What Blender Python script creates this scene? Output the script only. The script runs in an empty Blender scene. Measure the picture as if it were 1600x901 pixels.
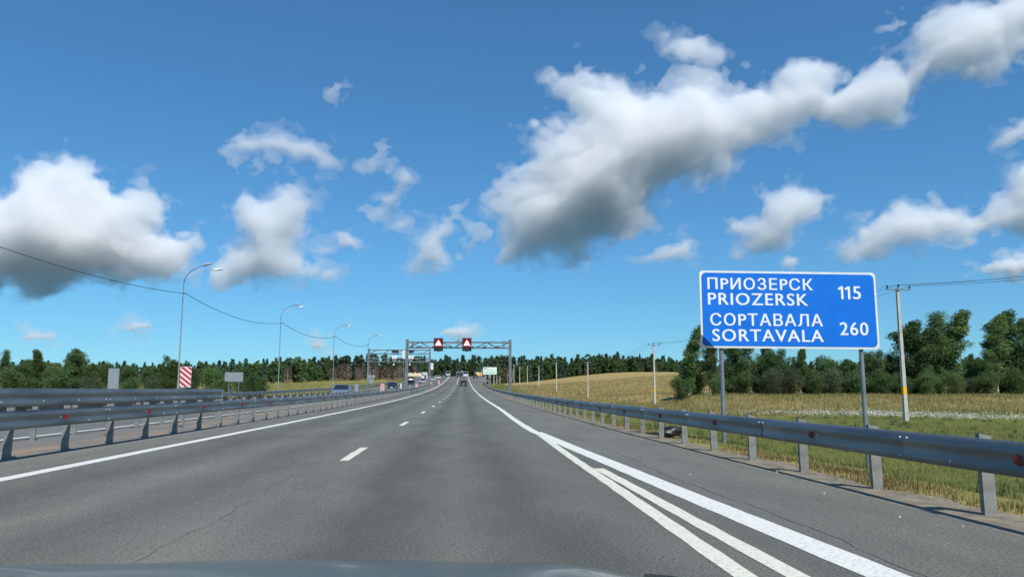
import bpy, bmesh, math, random
import numpy as np
from mathutils import Vector, Matrix
random.seed(7)
rng = np.random.default_rng(11)
scene = bpy.context.scene
C = bpy.context.collection
R = math.radians

# ------------------------------------------------------------------ camera, sky, sun, exposure
CAM_H = 1.18
PITCH, YAW = R(7.62), R(4.25)
FPX = 1200.0                       # focal length in photograph pixels (1600 wide)
cam_data = bpy.data.cameras.new('camera')
cam_data.sensor_width = 36.0
cam_data.lens = 36.0 * FPX / 1600.0
cam_data.clip_start = 0.05
cam_data.clip_end = 60000.0
cam = bpy.data.objects.new('camera', cam_data)
C.objects.link(cam)
cam.location = (0, 0, CAM_H)
cam.rotation_euler = (R(90) + PITCH, 0, -YAW)
scene.camera = cam

SUN_EL, SUN_AZ = R(52), R(24)      # azimuth: from straight behind the camera towards its right
sun_dir = Vector((math.sin(SUN_AZ) * math.cos(SUN_EL), -math.cos(SUN_AZ) * math.cos(SUN_EL), math.sin(SUN_EL)))
sun_data = bpy.data.lights.new('sun', 'SUN')
sun_data.energy = 4.2
sun_data.angle = R(0.53)
sun_data.color = (1.0, 0.962, 0.895)
sun = bpy.data.objects.new('sun', sun_data)
C.objects.link(sun)
sun.rotation_euler = sun_dir.to_track_quat('Z', 'Y').to_euler()

world = bpy.data.worlds.new('World')
scene.world = world
world.use_nodes = True
wn = world.node_tree.nodes
sky = wn.new('ShaderNodeTexSky')
sky.sky_type = 'NISHITA'
sky.sun_disc = False
sky.sun_elevation = SUN_EL
sky.sun_rotation = math.atan2(sun_dir.x, sun_dir.y)
sky.altitude = 60
sky.air_density = 1.0
sky.dust_density = 0.0
sky.ozone_density = 5.0
grade = wn.new('ShaderNodeMix'); grade.data_type = 'RGBA'; grade.blend_type = 'MULTIPLY'; grade.inputs[0].default_value = 1.0
grade.inputs[7].default_value = (0.43, 0.85, 1.12, 1)    # the clean, deep blue of northern summer air
tone = wn.new('ShaderNodeGamma'); tone.inputs[1].default_value = 0.80
world.node_tree.links.new(sky.outputs[0], tone.inputs[0])
world.node_tree.links.new(tone.outputs[0], grade.inputs[6])
world.node_tree.links.new(grade.outputs[2], wn['Background'].inputs[0])
wn['Background'].inputs[1].default_value = 0.122
scene.view_settings.view_transform = 'Standard'
scene.view_settings.look = 'None'
scene.view_settings.exposure = 0.30
scene.view_settings.gamma = 1.0
scene.render.engine = 'CYCLES'
cy = scene.cycles
cy.use_denoising = True
cy.max_bounces = 12
cy.diffuse_bounces = 3
cy.glossy_bounces = 3
cy.transmission_bounces = 4
cy.transparent_max_bounces = 12
cy.volume_bounces = 8
cy.volume_step_rate = 2.0
cy.volume_max_steps = 256

# ------------------------------------------------------------------ helpers
def ray(px, py):
    v = Vector(((px - 800.0) / FPX, (450.5 - py) / FPX, -1.0))
    return cam.rotation_euler.to_matrix() @ v
def at(px, py, y):
    """point at the real depth y (metres up the road) seen towards px, py"""
    v = ray(px, py)
    return Vector((0, 0, CAM_H)) + v * (y / v.y)
def ss(t):
    t = np.clip(t, 0.0, 1.0)
    return t * t * (3 - 2 * t)
def XO(y):                         # the road bends gently to the right
    d = np.maximum(np.asarray(y, float) - 15.0, 0.0)
    return 0.0115 * d * d / (d + 20.0)
def ZR(y):                         # and climbs to a crest some 400 m ahead
    y = np.asarray(y, float)
    a = 6.2e-5 * np.clip(y, 0, 340) ** 2
    t = np.clip(y - 340, 0, 90)
    return a + 0.0422 * (t - t * t / 180.0)
def RP(X, y, dz=0.0):
    return Vector((float(X + XO(y)), float(y), float(ZR(y) + dz)))
def GZ(x, y):
    x = np.asarray(x, float); y = np.asarray(y, float)
    xr = x - XO(y); zr = ZR(y)
    zf = -0.8 + (0.5 + 0.5 * ss((x - 25) / 75)) * 12.8 * ss((y - 120) / 330) + 1.3 * ss((x - 29) / 10) * ss((y - 62) / 45) * (1 - ss((y - 140) / 60))
    w = ss((xr - 5.4) / 7.0)
    right = zr - 0.05 + (zf - zr + 0.05) * w - 0.35 * np.exp(-((xr - 11.5) / 2.5) ** 2)
    left = zr - 0.05 - 0.9 * ss((-20.6 - xr) / 9) + 0.5 * ss((-40 - xr) / 60)
    z = np.where(xr > 5.4, right, np.where(xr < -20.6, left, zr - 0.05))
    rough = 0.10 * np.sin(x * 0.31 + 1.3 * np.sin(y * 0.11)) * np.sin(y * 0.27 + 0.7)
    return z + rough * ss((np.abs(xr + 7.6) - 14.5) / 6)

class MB:
    def __init__(s): s.v = []; s.f = []; s.sm = False
    def add(s, vs, fs):
        o = len(s.v); s.v += [tuple(v) for v in vs]; s.f += [tuple(i + o for i in f) for f in fs]; return s
    def box(s, c, d, rot=None):
        vs = [Vector((x * d[0] / 2, y * d[1] / 2, z * d[2] / 2)) for x in (-1, 1) for y in (-1, 1) for z in (-1, 1)]
        if rot is not None: vs = [rot @ v for v in vs]
        c = Vector(c)
        return s.add([v + c for v in vs], [(0, 1, 3, 2), (4, 6, 7, 5), (0, 4, 5, 1), (2, 3, 7, 6), (0, 2, 6, 4), (1, 5, 7, 3)])
    def tube(s, pts, rad, n=8, cap=True):
        pts = [Vector(p) for p in pts]
        if not hasattr(rad, '__len__'): rad = [rad] * len(pts)
        vs = []; fs = []
        for i, p in enumerate(pts):
            t = (pts[min(i + 1, len(pts) - 1)] - pts[max(i - 1, 0)]).normalized()
            a = t.cross(Vector((0, 0, 1)) if abs(t.z) < 0.9 else Vector((0, 1, 0))).normalized(); b = t.cross(a)
            for k in range(n):
                w = 2 * math.pi * k / n
                vs.append(p + (a * math.cos(w) + b * math.sin(w)) * rad[i])
        for i in range(len(pts) - 1):
            for k in range(n):
                k2 = (k + 1) % n
                fs.append((i * n + k, i * n + k2, (i + 1) * n + k2, (i + 1) * n + k))
        if cap:
            fs.append(tuple(range(n))); e = (len(pts) - 1) * n
            fs.append(tuple(e + k for k in reversed(range(n))))
        return s.add(vs, fs)
    def lathe(s, prof, n=16, c=(0, 0, 0), axis='Z'):
        vs = []; fs = []
        for r, h in prof:
            for k in range(n):
                w = 2 * math.pi * k / n
                q = (r * math.cos(w), r * math.sin(w), h)
                if axis == 'X': q = (q[2], q[0], q[1])
                if axis == 'Y': q = (q[0], q[2], q[1])
                vs.append((q[0] + c[0], q[1] + c[1], q[2] + c[2]))
        for i in range(len(prof) - 1):
            for k in range(n):
                k2 = (k + 1) % n
                fs.append((i * n + k, i * n + k2, (i + 1) * n + k2, (i + 1) * n + k))
        fs.append(tuple(range(n))); e = (len(prof) - 1) * n
        fs.append(tuple(e + k for k in reversed(range(n))))
        return s.add(vs, fs)
    def loft(s, rings, cap=True):
        n = len(rings[0]); vs = [v for r in rings for v in r]; fs = []
        for i in range(len(rings) - 1):
            for k in range(n):
                k2 = (k + 1) % n
                fs.append((i * n + k, i * n + k2, (i + 1) * n + k2, (i + 1) * n + k))
        if cap:
            fs.append(tuple(reversed(range(n)))); e = (len(rings) - 1) * n
            fs.append(tuple(e + k for k in range(n)))
        return s.add(vs, fs)
    def mesh(s, name, mat, smooth=None):
        me = bpy.data.meshes.new(name)
        me.from_pydata(s.v, [], s.f); me.update()
        bm = bmesh.new(); bm.from_mesh(me)
        bmesh.ops.recalc_face_normals(bm, faces=bm.faces); bm.to_mesh(me); bm.free()
        me.materials.append(mat)
        if smooth is not None:
            me.shade_smooth(); 
            try: me.set_sharp_from_angle(angle=smooth)
            except Exception: pass
        return me
    def build(s, name, mat, parent=None, loc=(0, 0, 0), smooth=None):
        return put(name, s.mesh(name, mat, smooth), parent, loc)
def put(name, me, parent=None, loc=(0, 0, 0), rot=(0, 0, 0)):
    o = bpy.data.objects.new(name, me); C.objects.link(o)
    o.location = loc; o.rotation_euler = rot
    if parent is not None: o.parent = parent
    return o
def tag(o, label=None, cat=None, group=None, kind=None):
    for k, v in (('label', label), ('category', cat), ('group', group), ('kind', kind)):
        if v: o[k] = v
    return o
def thing(name, label, cat, loc=(0, 0, 0), rz=0.0, group=None):
    return tag(put(name, None, None, loc, (0, 0, rz)), label, cat, group)
def copy_tree(o, parent=None):
    c = o.copy(); C.objects.link(c); c.parent = parent
    for ch in o.children: copy_tree(ch, c)
    return c

# ------------------------------------------------------------------ materials
def mat(name, col, rough=0.6, metal=0.0, col2=None, scale=8.0, detail=4, bump=0.0, bscale=None, spec=0.5, coat=0.0, emit=None, estr=1.0, stretch=None, rand=0.0, lo=0.35, hi=0.65):
    m = bpy.data.materials.new(name); m.use_nodes = True
    nt = m.node_tree; p = nt.nodes['Principled BSDF']; L = nt.links.new
    p.inputs['Base Color'].default_value = (*col, 1)
    p.inputs['Roughness'].default_value = rough
    p.inputs['Metallic'].default_value = metal
    p.inputs['Specular IOR Level'].default_value = spec
    if coat: p.inputs['Coat Weight'].default_value = coat; p.inputs['Coat Roughness'].default_value = 0.06
    if emit:
        p.inputs['Emission Color'].default_value = (*emit, 1); p.inputs['Emission Strength'].default_value = estr
    tc = nt.nodes.new('ShaderNodeTexCoord'); vec = tc.outputs['Object']
    if stretch:
        mp = nt.nodes.new('ShaderNodeMapping'); mp.inputs['Scale'].default_value = stretch
        L(vec, mp.inputs[0]); vec = mp.outputs[0]
    out = None
    if col2:
        n = nt.nodes.new('ShaderNodeTexNoise'); n.inputs['Scale'].default_value = scale; n.inputs['Detail'].default_value = detail
        L(vec, n.inputs['Vector'])
        r = nt.nodes.new('ShaderNodeValToRGB')
        r.color_ramp.elements[0].position = lo; r.color_ramp.elements[1].position = hi
        r.color_ramp.elements[0].color = (*col, 1); r.color_ramp.elements[1].color = (*col2, 1)
        L(n.outputs[0], r.inputs[0]); out = r.outputs[0]
    if rand:
        oi = nt.nodes.new('ShaderNodeObjectInfo'); hs = nt.nodes.new('ShaderNodeHueSaturation')
        mr = nt.nodes.new('ShaderNodeMapRange'); mr.inputs[3].default_value = 1 - rand; mr.inputs[4].default_value = 1 + rand
        L(oi.outputs['Random'], mr.inputs[0]); L(mr.outputs[0], hs.inputs['Value'])
        if out: L(out, hs.inputs['Color'])
        else: hs.inputs['Color'].default_value = (*col, 1)
        out = hs.outputs[0]
    if out: L(out, p.inputs['Base Color'])
    if bump:
        n = nt.nodes.new('ShaderNodeTexNoise'); n.inputs['Scale'].default_value = bscale or scale * 3; n.inputs['Detail'].default_value = 3
        L(vec, n.inputs['Vector'])
        b = nt.nodes.new('ShaderNodeBump'); b.inputs['Strength'].default_value = bump; b.inputs['Distance'].default_value = 0.02
        L(n.outputs[0], b.inputs['Height']); L(b.outputs[0], p.inputs['Normal'])
    return m
def leaf_mat(name, a, b, trans=0.42, rand=0.25):
    m = bpy.data.materials.new(name); m.use_nodes = True
    nt = m.node_tree; p = nt.nodes['Principled BSDF']; L = nt.links.new
    p.inputs['Roughness'].default_value = 0.6; p.inputs['Specular IOR Level'].default_value = 0.3
    at_ = nt.nodes.new('ShaderNodeAttribute'); at_.attribute_name = 'tone'
    mx = nt.nodes.new('ShaderNodeMix'); mx.data_type = 'RGBA'
    mx.inputs[6].default_value = (*a, 1); mx.inputs[7].default_value = (*b, 1)
    L(at_.outputs['Fac'], mx.inputs[0])
    oi = nt.nodes.new('ShaderNodeObjectInfo'); hs = nt.nodes.new('ShaderNodeHueSaturation')
    mr = nt.nodes.new('ShaderNodeMapRange'); mr.inputs[3].default_value = 1 - rand; mr.inputs[4].default_value = 1 + rand
    mh = nt.nodes.new('ShaderNodeMapRange'); mh.inputs[3].default_value = 0.485; mh.inputs[4].default_value = 0.515
    ml = nt.nodes.new('ShaderNodeMath'); ml.operation = 'FRACT'
    mm = nt.nodes.new('ShaderNodeMath'); mm.operation = 'MULTIPLY'; mm.inputs[1].default_value = 7.31
    L(oi.outputs['Random'], mm.inputs[0]); L(mm.outputs[0], ml.inputs[0]); L(ml.outputs[0], mh.inputs[0])
    L(oi.outputs['Random'], mr.inputs[0]); L(mr.outputs[0], hs.inputs['Value']); L(mh.outputs[0], hs.inputs['Hue'])
    L(mx.outputs[2], hs.inputs['Color']); L(hs.outputs[0], p.inputs['Base Color'])
    tr = nt.nodes.new('ShaderNodeBsdfTranslucent'); L(hs.outputs[0], tr.inputs[0])
    ms = nt.nodes.new('ShaderNodeMixShader'); ms.inputs[0].default_value = trans
    L(p.outputs[0], ms.inputs[1]); L(tr.outputs[0], ms.inputs[2]); L(ms.outputs[0], nt.nodes['Material Output'].inputs[0])
    return m
M = {}
M['steel'] = mat('galvanised_steel', (0.19, 0.215, 0.225), 0.5, 0.5, (0.27, 0.295, 0.305), 5, 5, 0.05, rand=0.06)
M['rail'] = mat('galvanised_rail', (0.13, 0.145, 0.15), 0.44, 0.8, (0.25, 0.265, 0.262), 3, 8, 0.04, rand=0.08, stretch=(1, 0.15, 1))
M['post'] = mat('zinc_post', (0.17, 0.175, 0.16), 0.65, 0.2, (0.27, 0.275, 0.25), 6, 5, 0.06, rand=0.1)
M['gantry'] = mat('painted_gantry_steel', (0.15, 0.17, 0.175), 0.5, 0.3, (0.19, 0.21, 0.215), 2)
M['red'] = mat('red_reflector', (0.16, 0.008, 0.014), 0.35)
M['white'] = mat('white_paint', (0.75, 0.75, 0.73), 0.5, col2=(0.66, 0.66, 0.64), scale=4)
M['redpaint'] = mat('red_paint', (0.55, 0.03, 0.035), 0.45)
M['back'] = mat('grey_sign_back', (0.26, 0.30, 0.31), 0.5, 0.3, (0.33, 0.37, 0.38), 3)
M['blue'] = mat('blue_sign_film', (0.0, 0.140, 0.60), 0.5, spec=0.3, col2=(0.002, 0.158, 0.66), scale=2.2)
M['letter'] = mat('white_sign_film', (0.78, 0.79, 0.80), 0.5)
M['concrete'] = mat('pale_concrete', (0.40, 0.385, 0.34), 0.85, col2=(0.50, 0.48, 0.43), scale=3, bump=0.1)
M['yellow'] = mat('yellow_paint', (0.75, 0.42, 0.02), 0.6)
M['black'] = mat('black_plastic', (0.02, 0.02, 0.022), 0.45)
M['cable'] = mat('cable_sheath', (0.03, 0.035, 0.04), 0.6)
M['ledbox'] = mat('led_panel_black', (0.022, 0.020, 0.022), 0.35, col2=(0.03, 0.026, 0.028), scale=6)
M['ledred'] = mat('led_red', (0.1, 0.0, 0.0), 0.5, emit=(1.0, 0.03, 0.06), estr=0.95)
M['leddim'] = mat('led_dim_red', (0.06, 0.0, 0.0), 0.5, emit=(0.35, 0.0, 0.02), estr=0.10)
M['ledwhite'] = mat('led_white', (0.3, 0.3, 0.3), 0.5, emit=(1.0, 0.93, 0.93), estr=1.0)
M['glass'] = mat('car_glass', (0.015, 0.02, 0.022), 0.08, spec=0.6)
M['tyre'] = mat('tyre_rubber', (0.018, 0.018, 0.018), 0.85)
M['rim'] = mat('alloy_rim', (0.45, 0.46, 0.47), 0.35, 0.8)
M['lamp'] = mat('head_lamp_glass', (0.75, 0.77, 0.78), 0.12)
M['tail'] = mat('tail_lamp_red', (0.45, 0.01, 0.01), 0.2)
M['lumi'] = mat('luminaire_shell', (0.62, 0.64, 0.65), 0.35, 0.2)
M['bag'] = mat('black_plastic_bag', (0.012, 0.012, 0.014), 0.36, bump=0.5, bscale=30)
M['bark'] = mat('brown_bark', (0.07, 0.052, 0.038), 0.9, col2=(0.13, 0.10, 0.075), scale=6)
M['birch'] = mat('birch_bark', (0.10, 0.09, 0.08), 0.85, col2=(0.52, 0.49, 0.44), scale=3.0, lo=0.32, hi=0.46, stretch=(1, 1, 2.5))
M['pinebark'] = mat('pine_bark', (0.24, 0.18, 0.135), 0.9, col2=(0.42, 0.36, 0.30), scale=2.5, stretch=(1, 1, 0.4))
M['leaf_birch'] = leaf_mat('birch_leaves', (0.075, 0.138, 0.040), (0.180, 0.262, 0.095))
M['leaf_alder'] = leaf_mat('alder_leaves', (0.056, 0.112, 0.036), (0.145, 0.228, 0.078))
M['leaf_willow'] = leaf_mat('willow_leaves', (0.06, 0.095, 0.04), (0.16, 0.19, 0.105))
M['leaf_light'] = leaf_mat('light_green_leaves', (0.06, 0.10, 0.015), (0.13, 0.18, 0.035))
M['needle'] = leaf_mat('spruce_needles', (0.044, 0.086, 0.058), (0.086, 0.138, 0.086), 0.1)
M['pine'] = leaf_mat('pine_needles', (0.040, 0.076, 0.042), (0.082, 0.130, 0.064), 0.1)
M['dead'] = leaf_mat('dead_brown_twigs', (0.14, 0.10, 0.078), (0.23, 0.185, 0.15), 0.1)
M['grass'] = leaf_mat('green_grass_blades', (0.125, 0.140, 0.030), (0.26, 0.245, 0.085), 0.35, 0.0)
M['straw'] = leaf_mat('dry_grass_blades', (0.19, 0.19, 0.058), (0.37, 0.32, 0.13), 0.3, 0.0)
M['petal'] = leaf_mat('white_petals', (0.55, 0.55, 0.50), (0.75, 0.75, 0.70), 0.2, 0.0)
M['weed'] = leaf_mat('reddish_weed_blades', (0.12, 0.06, 0.03), (0.2, 0.14, 0.05), 0.3, 0.0)

# ------------------------------------------------------------------ ground sheet
def grid_mesh(name, xs, ys, zf):
    X, Y = np.meshgrid(xs, ys)
    Z = zf(X, Y); v = np.stack([X.ravel(), Y.ravel(), Z.ravel()], 1)
    nx, ny = len(xs), len(ys)
    i = (np.arange(ny - 1)[:, None] * nx + np.arange(nx - 1)[None]).ravel()
    f = np.stack([i, i + 1, i + nx + 1, i + nx], 1)
    me = bpy.data.meshes.new(name); me.from_pydata(v.tolist(), [], f.tolist()); me.update(); me.shade_smooth()
    return me, v
xs = np.unique(np.concatenate([np.linspace(-20000, -1500, 6), np.linspace(-1500, -120, 24), np.linspace(-120, -22, 40), np.linspace(-22, 40, 70), np.linspace(40, 140, 40), np.linspace(140, 1500, 24), np.linspace(1500, 20000, 6)]))
ys = np.unique(np.concatenate([np.linspace(-80, 0, 14), np.linspace(0, 80, 70), np.linspace(80, 500, 110), np.linspace(500, 3000, 20), np.linspace(3000, 25000, 8)]))
me, v = grid_mesh('ground', xs, ys, GZ)
xr = v[:, 0] - XO(v[:, 1]); yy = v[:, 1]
nz = 0.5 + 0.25 * np.sin(v[:, 0] * 0.13 + np.sin(yy * 0.05) * 2) + 0.25 * np.sin(yy * 0.09 + np.sin(v[:, 0] * 0.07) * 2)
dry = np.maximum(ss((xr - 13) / 12) * (0.45 + 0.4 * nz) * ss((yy - 25) / 60), 0.22 + 0.45 * ss((7.2 - xr) / 2) + 0.25 * (nz - 0.5))
field = ss((xr - 16) / 6) * ss((yy - 95 - 0.25 * np.maximum(0, 40 - xr)) / 25)
dry = np.maximum(dry, field * (0.82 + 0.25 * nz))
dry = np.where((xr > 6) & (xr < 30) & (yy > 200) & (xr < 9 + (yy - 150) * 0.05), dry * 0.25, dry)
dry = np.where(xr < -20, (0.38 + 0.35 * nz) * ss((-22 - xr) / 6), dry)
dry = dry * (1 - ss((yy - 480) / 60)) * (1 - ss((np.abs(v[:, 0]) - 260) / 80))
wood_ = np.maximum(ss((yy - 470) / 60), np.maximum(ss((v[:, 0] - 330) / 120), ss((-150 - v[:, 0]) / 100)))
w_ = me.attributes.new('wood', 'FLOAT', 'POINT'); w_.data.foreach_set('value', wood_.astype(np.float32))
a_ = me.attributes.new('dry', 'FLOAT', 'POINT'); a_.data.foreach_set('value', np.clip(dry, 0, 1).astype(np.float32))
def ground_mat():
    m = bpy.data.materials.new('meadow_soil_and_grass'); m.use_nodes = True
    nt = m.node_tree; p = nt.nodes['Principled BSDF']; L = nt.links.new
    p.inputs['Roughness'].default_value = 0.95; p.inputs['Specular IOR Level'].default_value = 0.1
    tc = nt.nodes.new('ShaderNodeTexCoord')
    at_ = nt.nodes.new('ShaderNodeAttribute'); at_.attribute_name = 'dry'
    def noise(s, d, st=None):
        n = nt.nodes.new('ShaderNodeTexNoise'); n.inputs['Scale'].default_value = s; n.inputs['Detail'].default_value = d
        mp = nt.nodes.new('ShaderNodeMapping'); mp.inputs['Scale'].default_value = st or (1, 1, 1)
        L(tc.outputs['Object'], mp.inputs[0]); L(mp.outputs[0], n.inputs['Vector']); return n.outputs[0]
    n1 = noise(0.9, 8); n2 = noise(0.07, 5, (0.5, 1.6, 1))
    def m_(op, a, b):
        q = nt.nodes.new('ShaderNodeMath'); q.operation = op
        for i, w in enumerate((a, b)):
            if isinstance(w, (int, float)): q.inputs[i].default_value = w
            else: L(w, q.inputs[i])
        return q.outputs[0]
    f = m_('ADD', at_.outputs['Fac'], m_('ADD', m_('MULTIPLY', m_('SUBTRACT', n1, 0.5), 0.75), m_('MULTIPLY', m_('SUBTRACT', n2, 0.5), 0.7)))
    r = nt.nodes.new('ShaderNodeValToRGB'); e = r.color_ramp.elements
    e[0].position = 0.0; e[0].color = (0.10, 0.115, 0.028, 1)
    e[1].position = 1.0; e[1].color = (0.33, 0.245, 0.10, 1)
    for pos, c in ((0.3, (0.13, 0.145, 0.036)), (0.55, (0.21, 0.185, 0.058)), (0.8, (0.28, 0.215, 0.085))):
        q = e.new(pos); q.color = (*c, 1)
    L(f, r.inputs[0])
    wa = nt.nodes.new('ShaderNodeAttribute'); wa.attribute_name = 'wood'
    wx = nt.nodes.new('ShaderNodeMix'); wx.data_type = 'RGBA'; wx.inputs[7].default_value = (0.028, 0.042, 0.032, 1)   # beyond the fields the land is woodland
    L(wa.outputs['Fac'], wx.inputs[0]); L(r.outputs[0], wx.inputs[6]); L(wx.outputs[2], p.inputs['Base Color'])
    b = nt.nodes.new('ShaderNodeBump'); b.inputs['Strength'].default_value = 0.7; b.inputs['Distance'].default_value = 0.15
    L(noise(4, 6), b.inputs['Height']); L(b.outputs[0], p.inputs['Normal'])
    return m
me.materials.append(ground_mat())
tag(put('ground', me), 'grassy verge and dry hay fields either side of the highway', kind='structure')

# ------------------------------------------------------------------ carriageways, median, markings
def strip(name, x0, x1, y0, y1, dz, material, step=2.0, cross=1, label=None, parent=None, kind='structure'):
    n = max(1, int((y1 - y0) / step)); vs = []; fs = []; us = []
    for i in range(n + 1):
        y = y0 + (y1 - y0) * i / n
        a = x0(y) if callable(x0) else x0; b = x1(y) if callable(x1) else x1
        for k in range(cross + 1):
            X = a + (b - a) * k / cross
            vs.append(RP(X, y, dz)); us.append(X)
    w = cross + 1
    for i in range(n):
        for k in range(cross):
            fs.append((i * w + k, i * w + k + 1, (i + 1) * w + k + 1, (i + 1) * w + k))
    me = bpy.data.meshes.new(name); me.from_pydata(vs, [], fs); me.update(); me.materials.append(material)
    a = me.attributes.new('lat', 'FLOAT', 'POINT'); a.data.foreach_set('value', np.array(us, np.float32))
    o = put(name, me, parent)
    if parent is None: o['kind'] = kind
    if label: o['label'] = label
    return o
def asphalt_mat(name, base, ramp, grain=1.0):
    m = bpy.data.materials.new(name); m.use_nodes = True
    nt = m.node_tree; p = nt.nodes['Principled BSDF']; L = nt.links.new
    p.inputs['Roughness'].default_value = 0.82; p.inputs['Specular IOR Level'].default_value = 0.35
    tc = nt.nodes.new('ShaderNodeTexCoord')
    at_ = nt.nodes.new('ShaderNodeAttribute'); at_.attribute_name = 'lat'
    def noise(s, d, st=(1, 1, 1), rough=0.5):
        n = nt.nodes.new('ShaderNodeTexNoise'); n.inputs['Scale'].default_value = s; n.inputs['Detail'].default_value = d; n.inputs['Roughness'].default_value = rough
        mp = nt.nodes.new('ShaderNodeMapping'); mp.inputs['Scale'].default_value = st
        L(tc.outputs['Object'], mp.inputs[0]); L(mp.outputs[0], n.inputs['Vector']); return n.outputs[0]
    def mr(v, a, b, c, d):
        q = nt.nodes.new('ShaderNodeMapRange'); L(v, q.inputs[0])
        for i, w in enumerate((a, b, c, d)): q.inputs[i + 1].default_value = w
        return q.outputs[0]
    def mul(a, b):
        q = nt.nodes.new('ShaderNodeMath'); q.operation = 'MULTIPLY'; L(a, q.inputs[0]); L(b, q.inputs[1]); return q.outputs[0]
    wob = nt.nodes.new('ShaderNodeMath'); wob.operation = 'ADD'
    L(at_.outputs['Fac'], wob.inputs[0]); L(mr(noise(0.35, 4), 0.2, 0.8, -0.35, 0.35), wob.inputs[1])
    cr = nt.nodes.new('ShaderNodeValToRGB'); L(mr(wob.outputs[0], -21.0, 11.0, 0.0, 1.0), cr.inputs[0])
    e = cr.color_ramp.elements
    e[0].position = (ramp[0][0] + 21) / 32; e[0].color = (ramp[0][1],) * 3 + (1,)
    e[1].position = (ramp[-1][0] + 21) / 32; e[1].color = (ramp[-1][1],) * 3 + (1,)
    for x, t in ramp[1:-1]:
        q = e.new((x + 21) / 32); q.color = (t, t, t, 1)
    wear = cr.outputs[0]
    g1 = mr(noise(42 * grain, 3, rough=0.8), 0.3, 0.7, 0.42, 1.75)
    g2 = mr(noise(1.1, 6, (1, 0.25, 1), 0.65), 0.25, 0.75, 0.8, 1.2)
    g3 = mr(noise(0.10, 3, (1.2, 0.35, 1)), 0.3, 0.7, 0.86, 1.14)
    t = mul(mul(g1, g2), mul(g3, wear))
    mx = nt.nodes.new('ShaderNodeVectorMath'); mx.operation = 'SCALE'; mx.inputs[0].default_value = base
    L(t, mx.inputs['Scale']); L(mx.outputs[0], p.inputs['Base Color'])
    b = nt.nodes.new('ShaderNodeBump'); b.inputs['Strength'].default_value = 0.5; b.inputs['Distance'].default_value = 0.012
    L(noise(90 * grain, 2, rough=0.7), b.inputs['Height']); L(b.outputs[0], p.inputs['Normal'])
    return m
M['asphalt'] = asphalt_mat('worn_asphalt', (0.114, 0.115, 0.097), [(-8, 1.15), (-6.4, 1.12), (-5.7, 0.95), (-4.9, 0.78), (-3.9, 1.12), (-3.0, 0.86), (-2.2, 1.16), (-1.4, 1.08), (-0.85, 0.72), (0.0, 1.06), (0.75, 0.74), (1.5, 1.0), (2.3, 1.0), (2.9, 1.10), (4.4, 1.14), (10, 1.15)])
M['asphalt2'] = asphalt_mat('pale_old_asphalt', (0.118, 0.121, 0.113), [(-21, 1.1), (-18.5, 0.9), (-16.5, 1.05), (-14.5, 0.9), (-12.5, 1.0), (-10, 1.05)])
M['paint'] = mat('road_paint_white', (0.36, 0.36, 0.34), 0.7, col2=(0.66, 0.66, 0.62), scale=26, detail=10, bump=0.1, lo=0.24, hi=0.50)
M['painty'] = mat('road_paint_cream', (0.35, 0.35, 0.30), 0.7, col2=(0.64, 0.63, 0.52), scale=26, detail=10, bump=0.1, lo=0.24, hi=0.50)
M['sand'] = mat('sandy_dirt', (0.25, 0.185, 0.125), 0.95, col2=(0.15, 0.145, 0.13), scale=0.9, detail=8, bump=0.5, bscale=20, stretch=(1, 0.35, 1), lo=0.36, hi=0.52)
M['dirt'] = mat('gravelly_shoulder_dirt', (0.14, 0.12, 0.085), 0.95, col2=(0.25, 0.215, 0.15), scale=4, detail=8, bump=0.8, bscale=40)
XRE = lambda y: 4.66 + 0.05 * math.sin(y * 1.9) + 0.04 * math.sin(y * 4.3 + 1) + 5.0 * float(ss((y - 205) / 90))
strip('highway_road', -7.55, XRE, -25, 900, 0.0, M['asphalt'], 1.0, 6, 'dark worn asphalt carriageway heading to the crest')
strip('opposite_road', -20.3, -10.15, -25, 900, 0.0, M['asphalt2'], 4.0, 4, 'pale asphalt carriageway of the oncoming traffic')
strip('median', -10.15, -7.55, -25, 900, -0.004, M['sand'], 4.0, 4, 'narrow sandy median between the two barriers')
strip('road_shoulder', XRE, lambda y: 5.40 + 0.10 * math.sin(y * 1.1) + 0.09 * math.sin(y * 3.1) + 0.05 * math.sin(y * 7.7), -20, 205, -0.012, M['dirt'], 0.5, 2, 'gravelly dirt shoulder under the right guardrail')
def line(x, w, y0, y1, m, label=None, step=1.0):
    f = x if callable(x) else (lambda y: x)
    wob = lambda y, s: 0.006 * math.sin(y * 5.3 + s) + 0.005 * math.sin(y * 11.7 + 2 * s)
    return strip('road_marking', lambda y: f(y) - w / 2 + wob(y, 0), lambda y: f(y) + w / 2 + wob(y, 3), y0, y1, 0.004, m, step, 1, label)
line(-6.05, 0.26, -20, 520, M['paint'], 'solid white line along the left edge of the lanes')
line(lambda y: 2.27 + 0.28 * float(ss((y - 22) / 30)), 0.24, 21.6, 520, M['paint'], 'solid white line along the right edge of the lanes ahead')
line(lambda y: 2.86 - 0.0268 * (y - 2) if y > 2 else 2.86, 0.30, -20, 22.0, M['paint'], 'wide white outer line splitting off towards the right shoulder', 0.5)
line(lambda y: 1.75 + 0.0255 * y, 0.16, -20, 21.4, M['painty'], 'cream line that forms the left edge of the widening wedge', 0.5)
line(2.21, 0.16, -20, 11.9, M['painty'], 'short cream middle line starting inside the wedge', 0.5)
for k in range(34):
    y0 = 13.5 + 12.8 * k
    if y0 < 230: tag(line(-1.92 + min(0.3, 0.004 * y0), 0.16, y0, y0 + 3.0, M['painty'], step=0.7), 'cream dash of the broken lane line, %s' % ('nearest to the camera' if k == 0 else 'second nearest' if k == 1 else 'one of the farther row'))
line(-1.62, 0.14, 232, 520, M['painty'], 'far solid part of the centre lane line', 4)
line(-10.85, 0.18, -20, 520, M['paint'], 'white inner edge line of the oncoming carriageway', 2)
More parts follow.
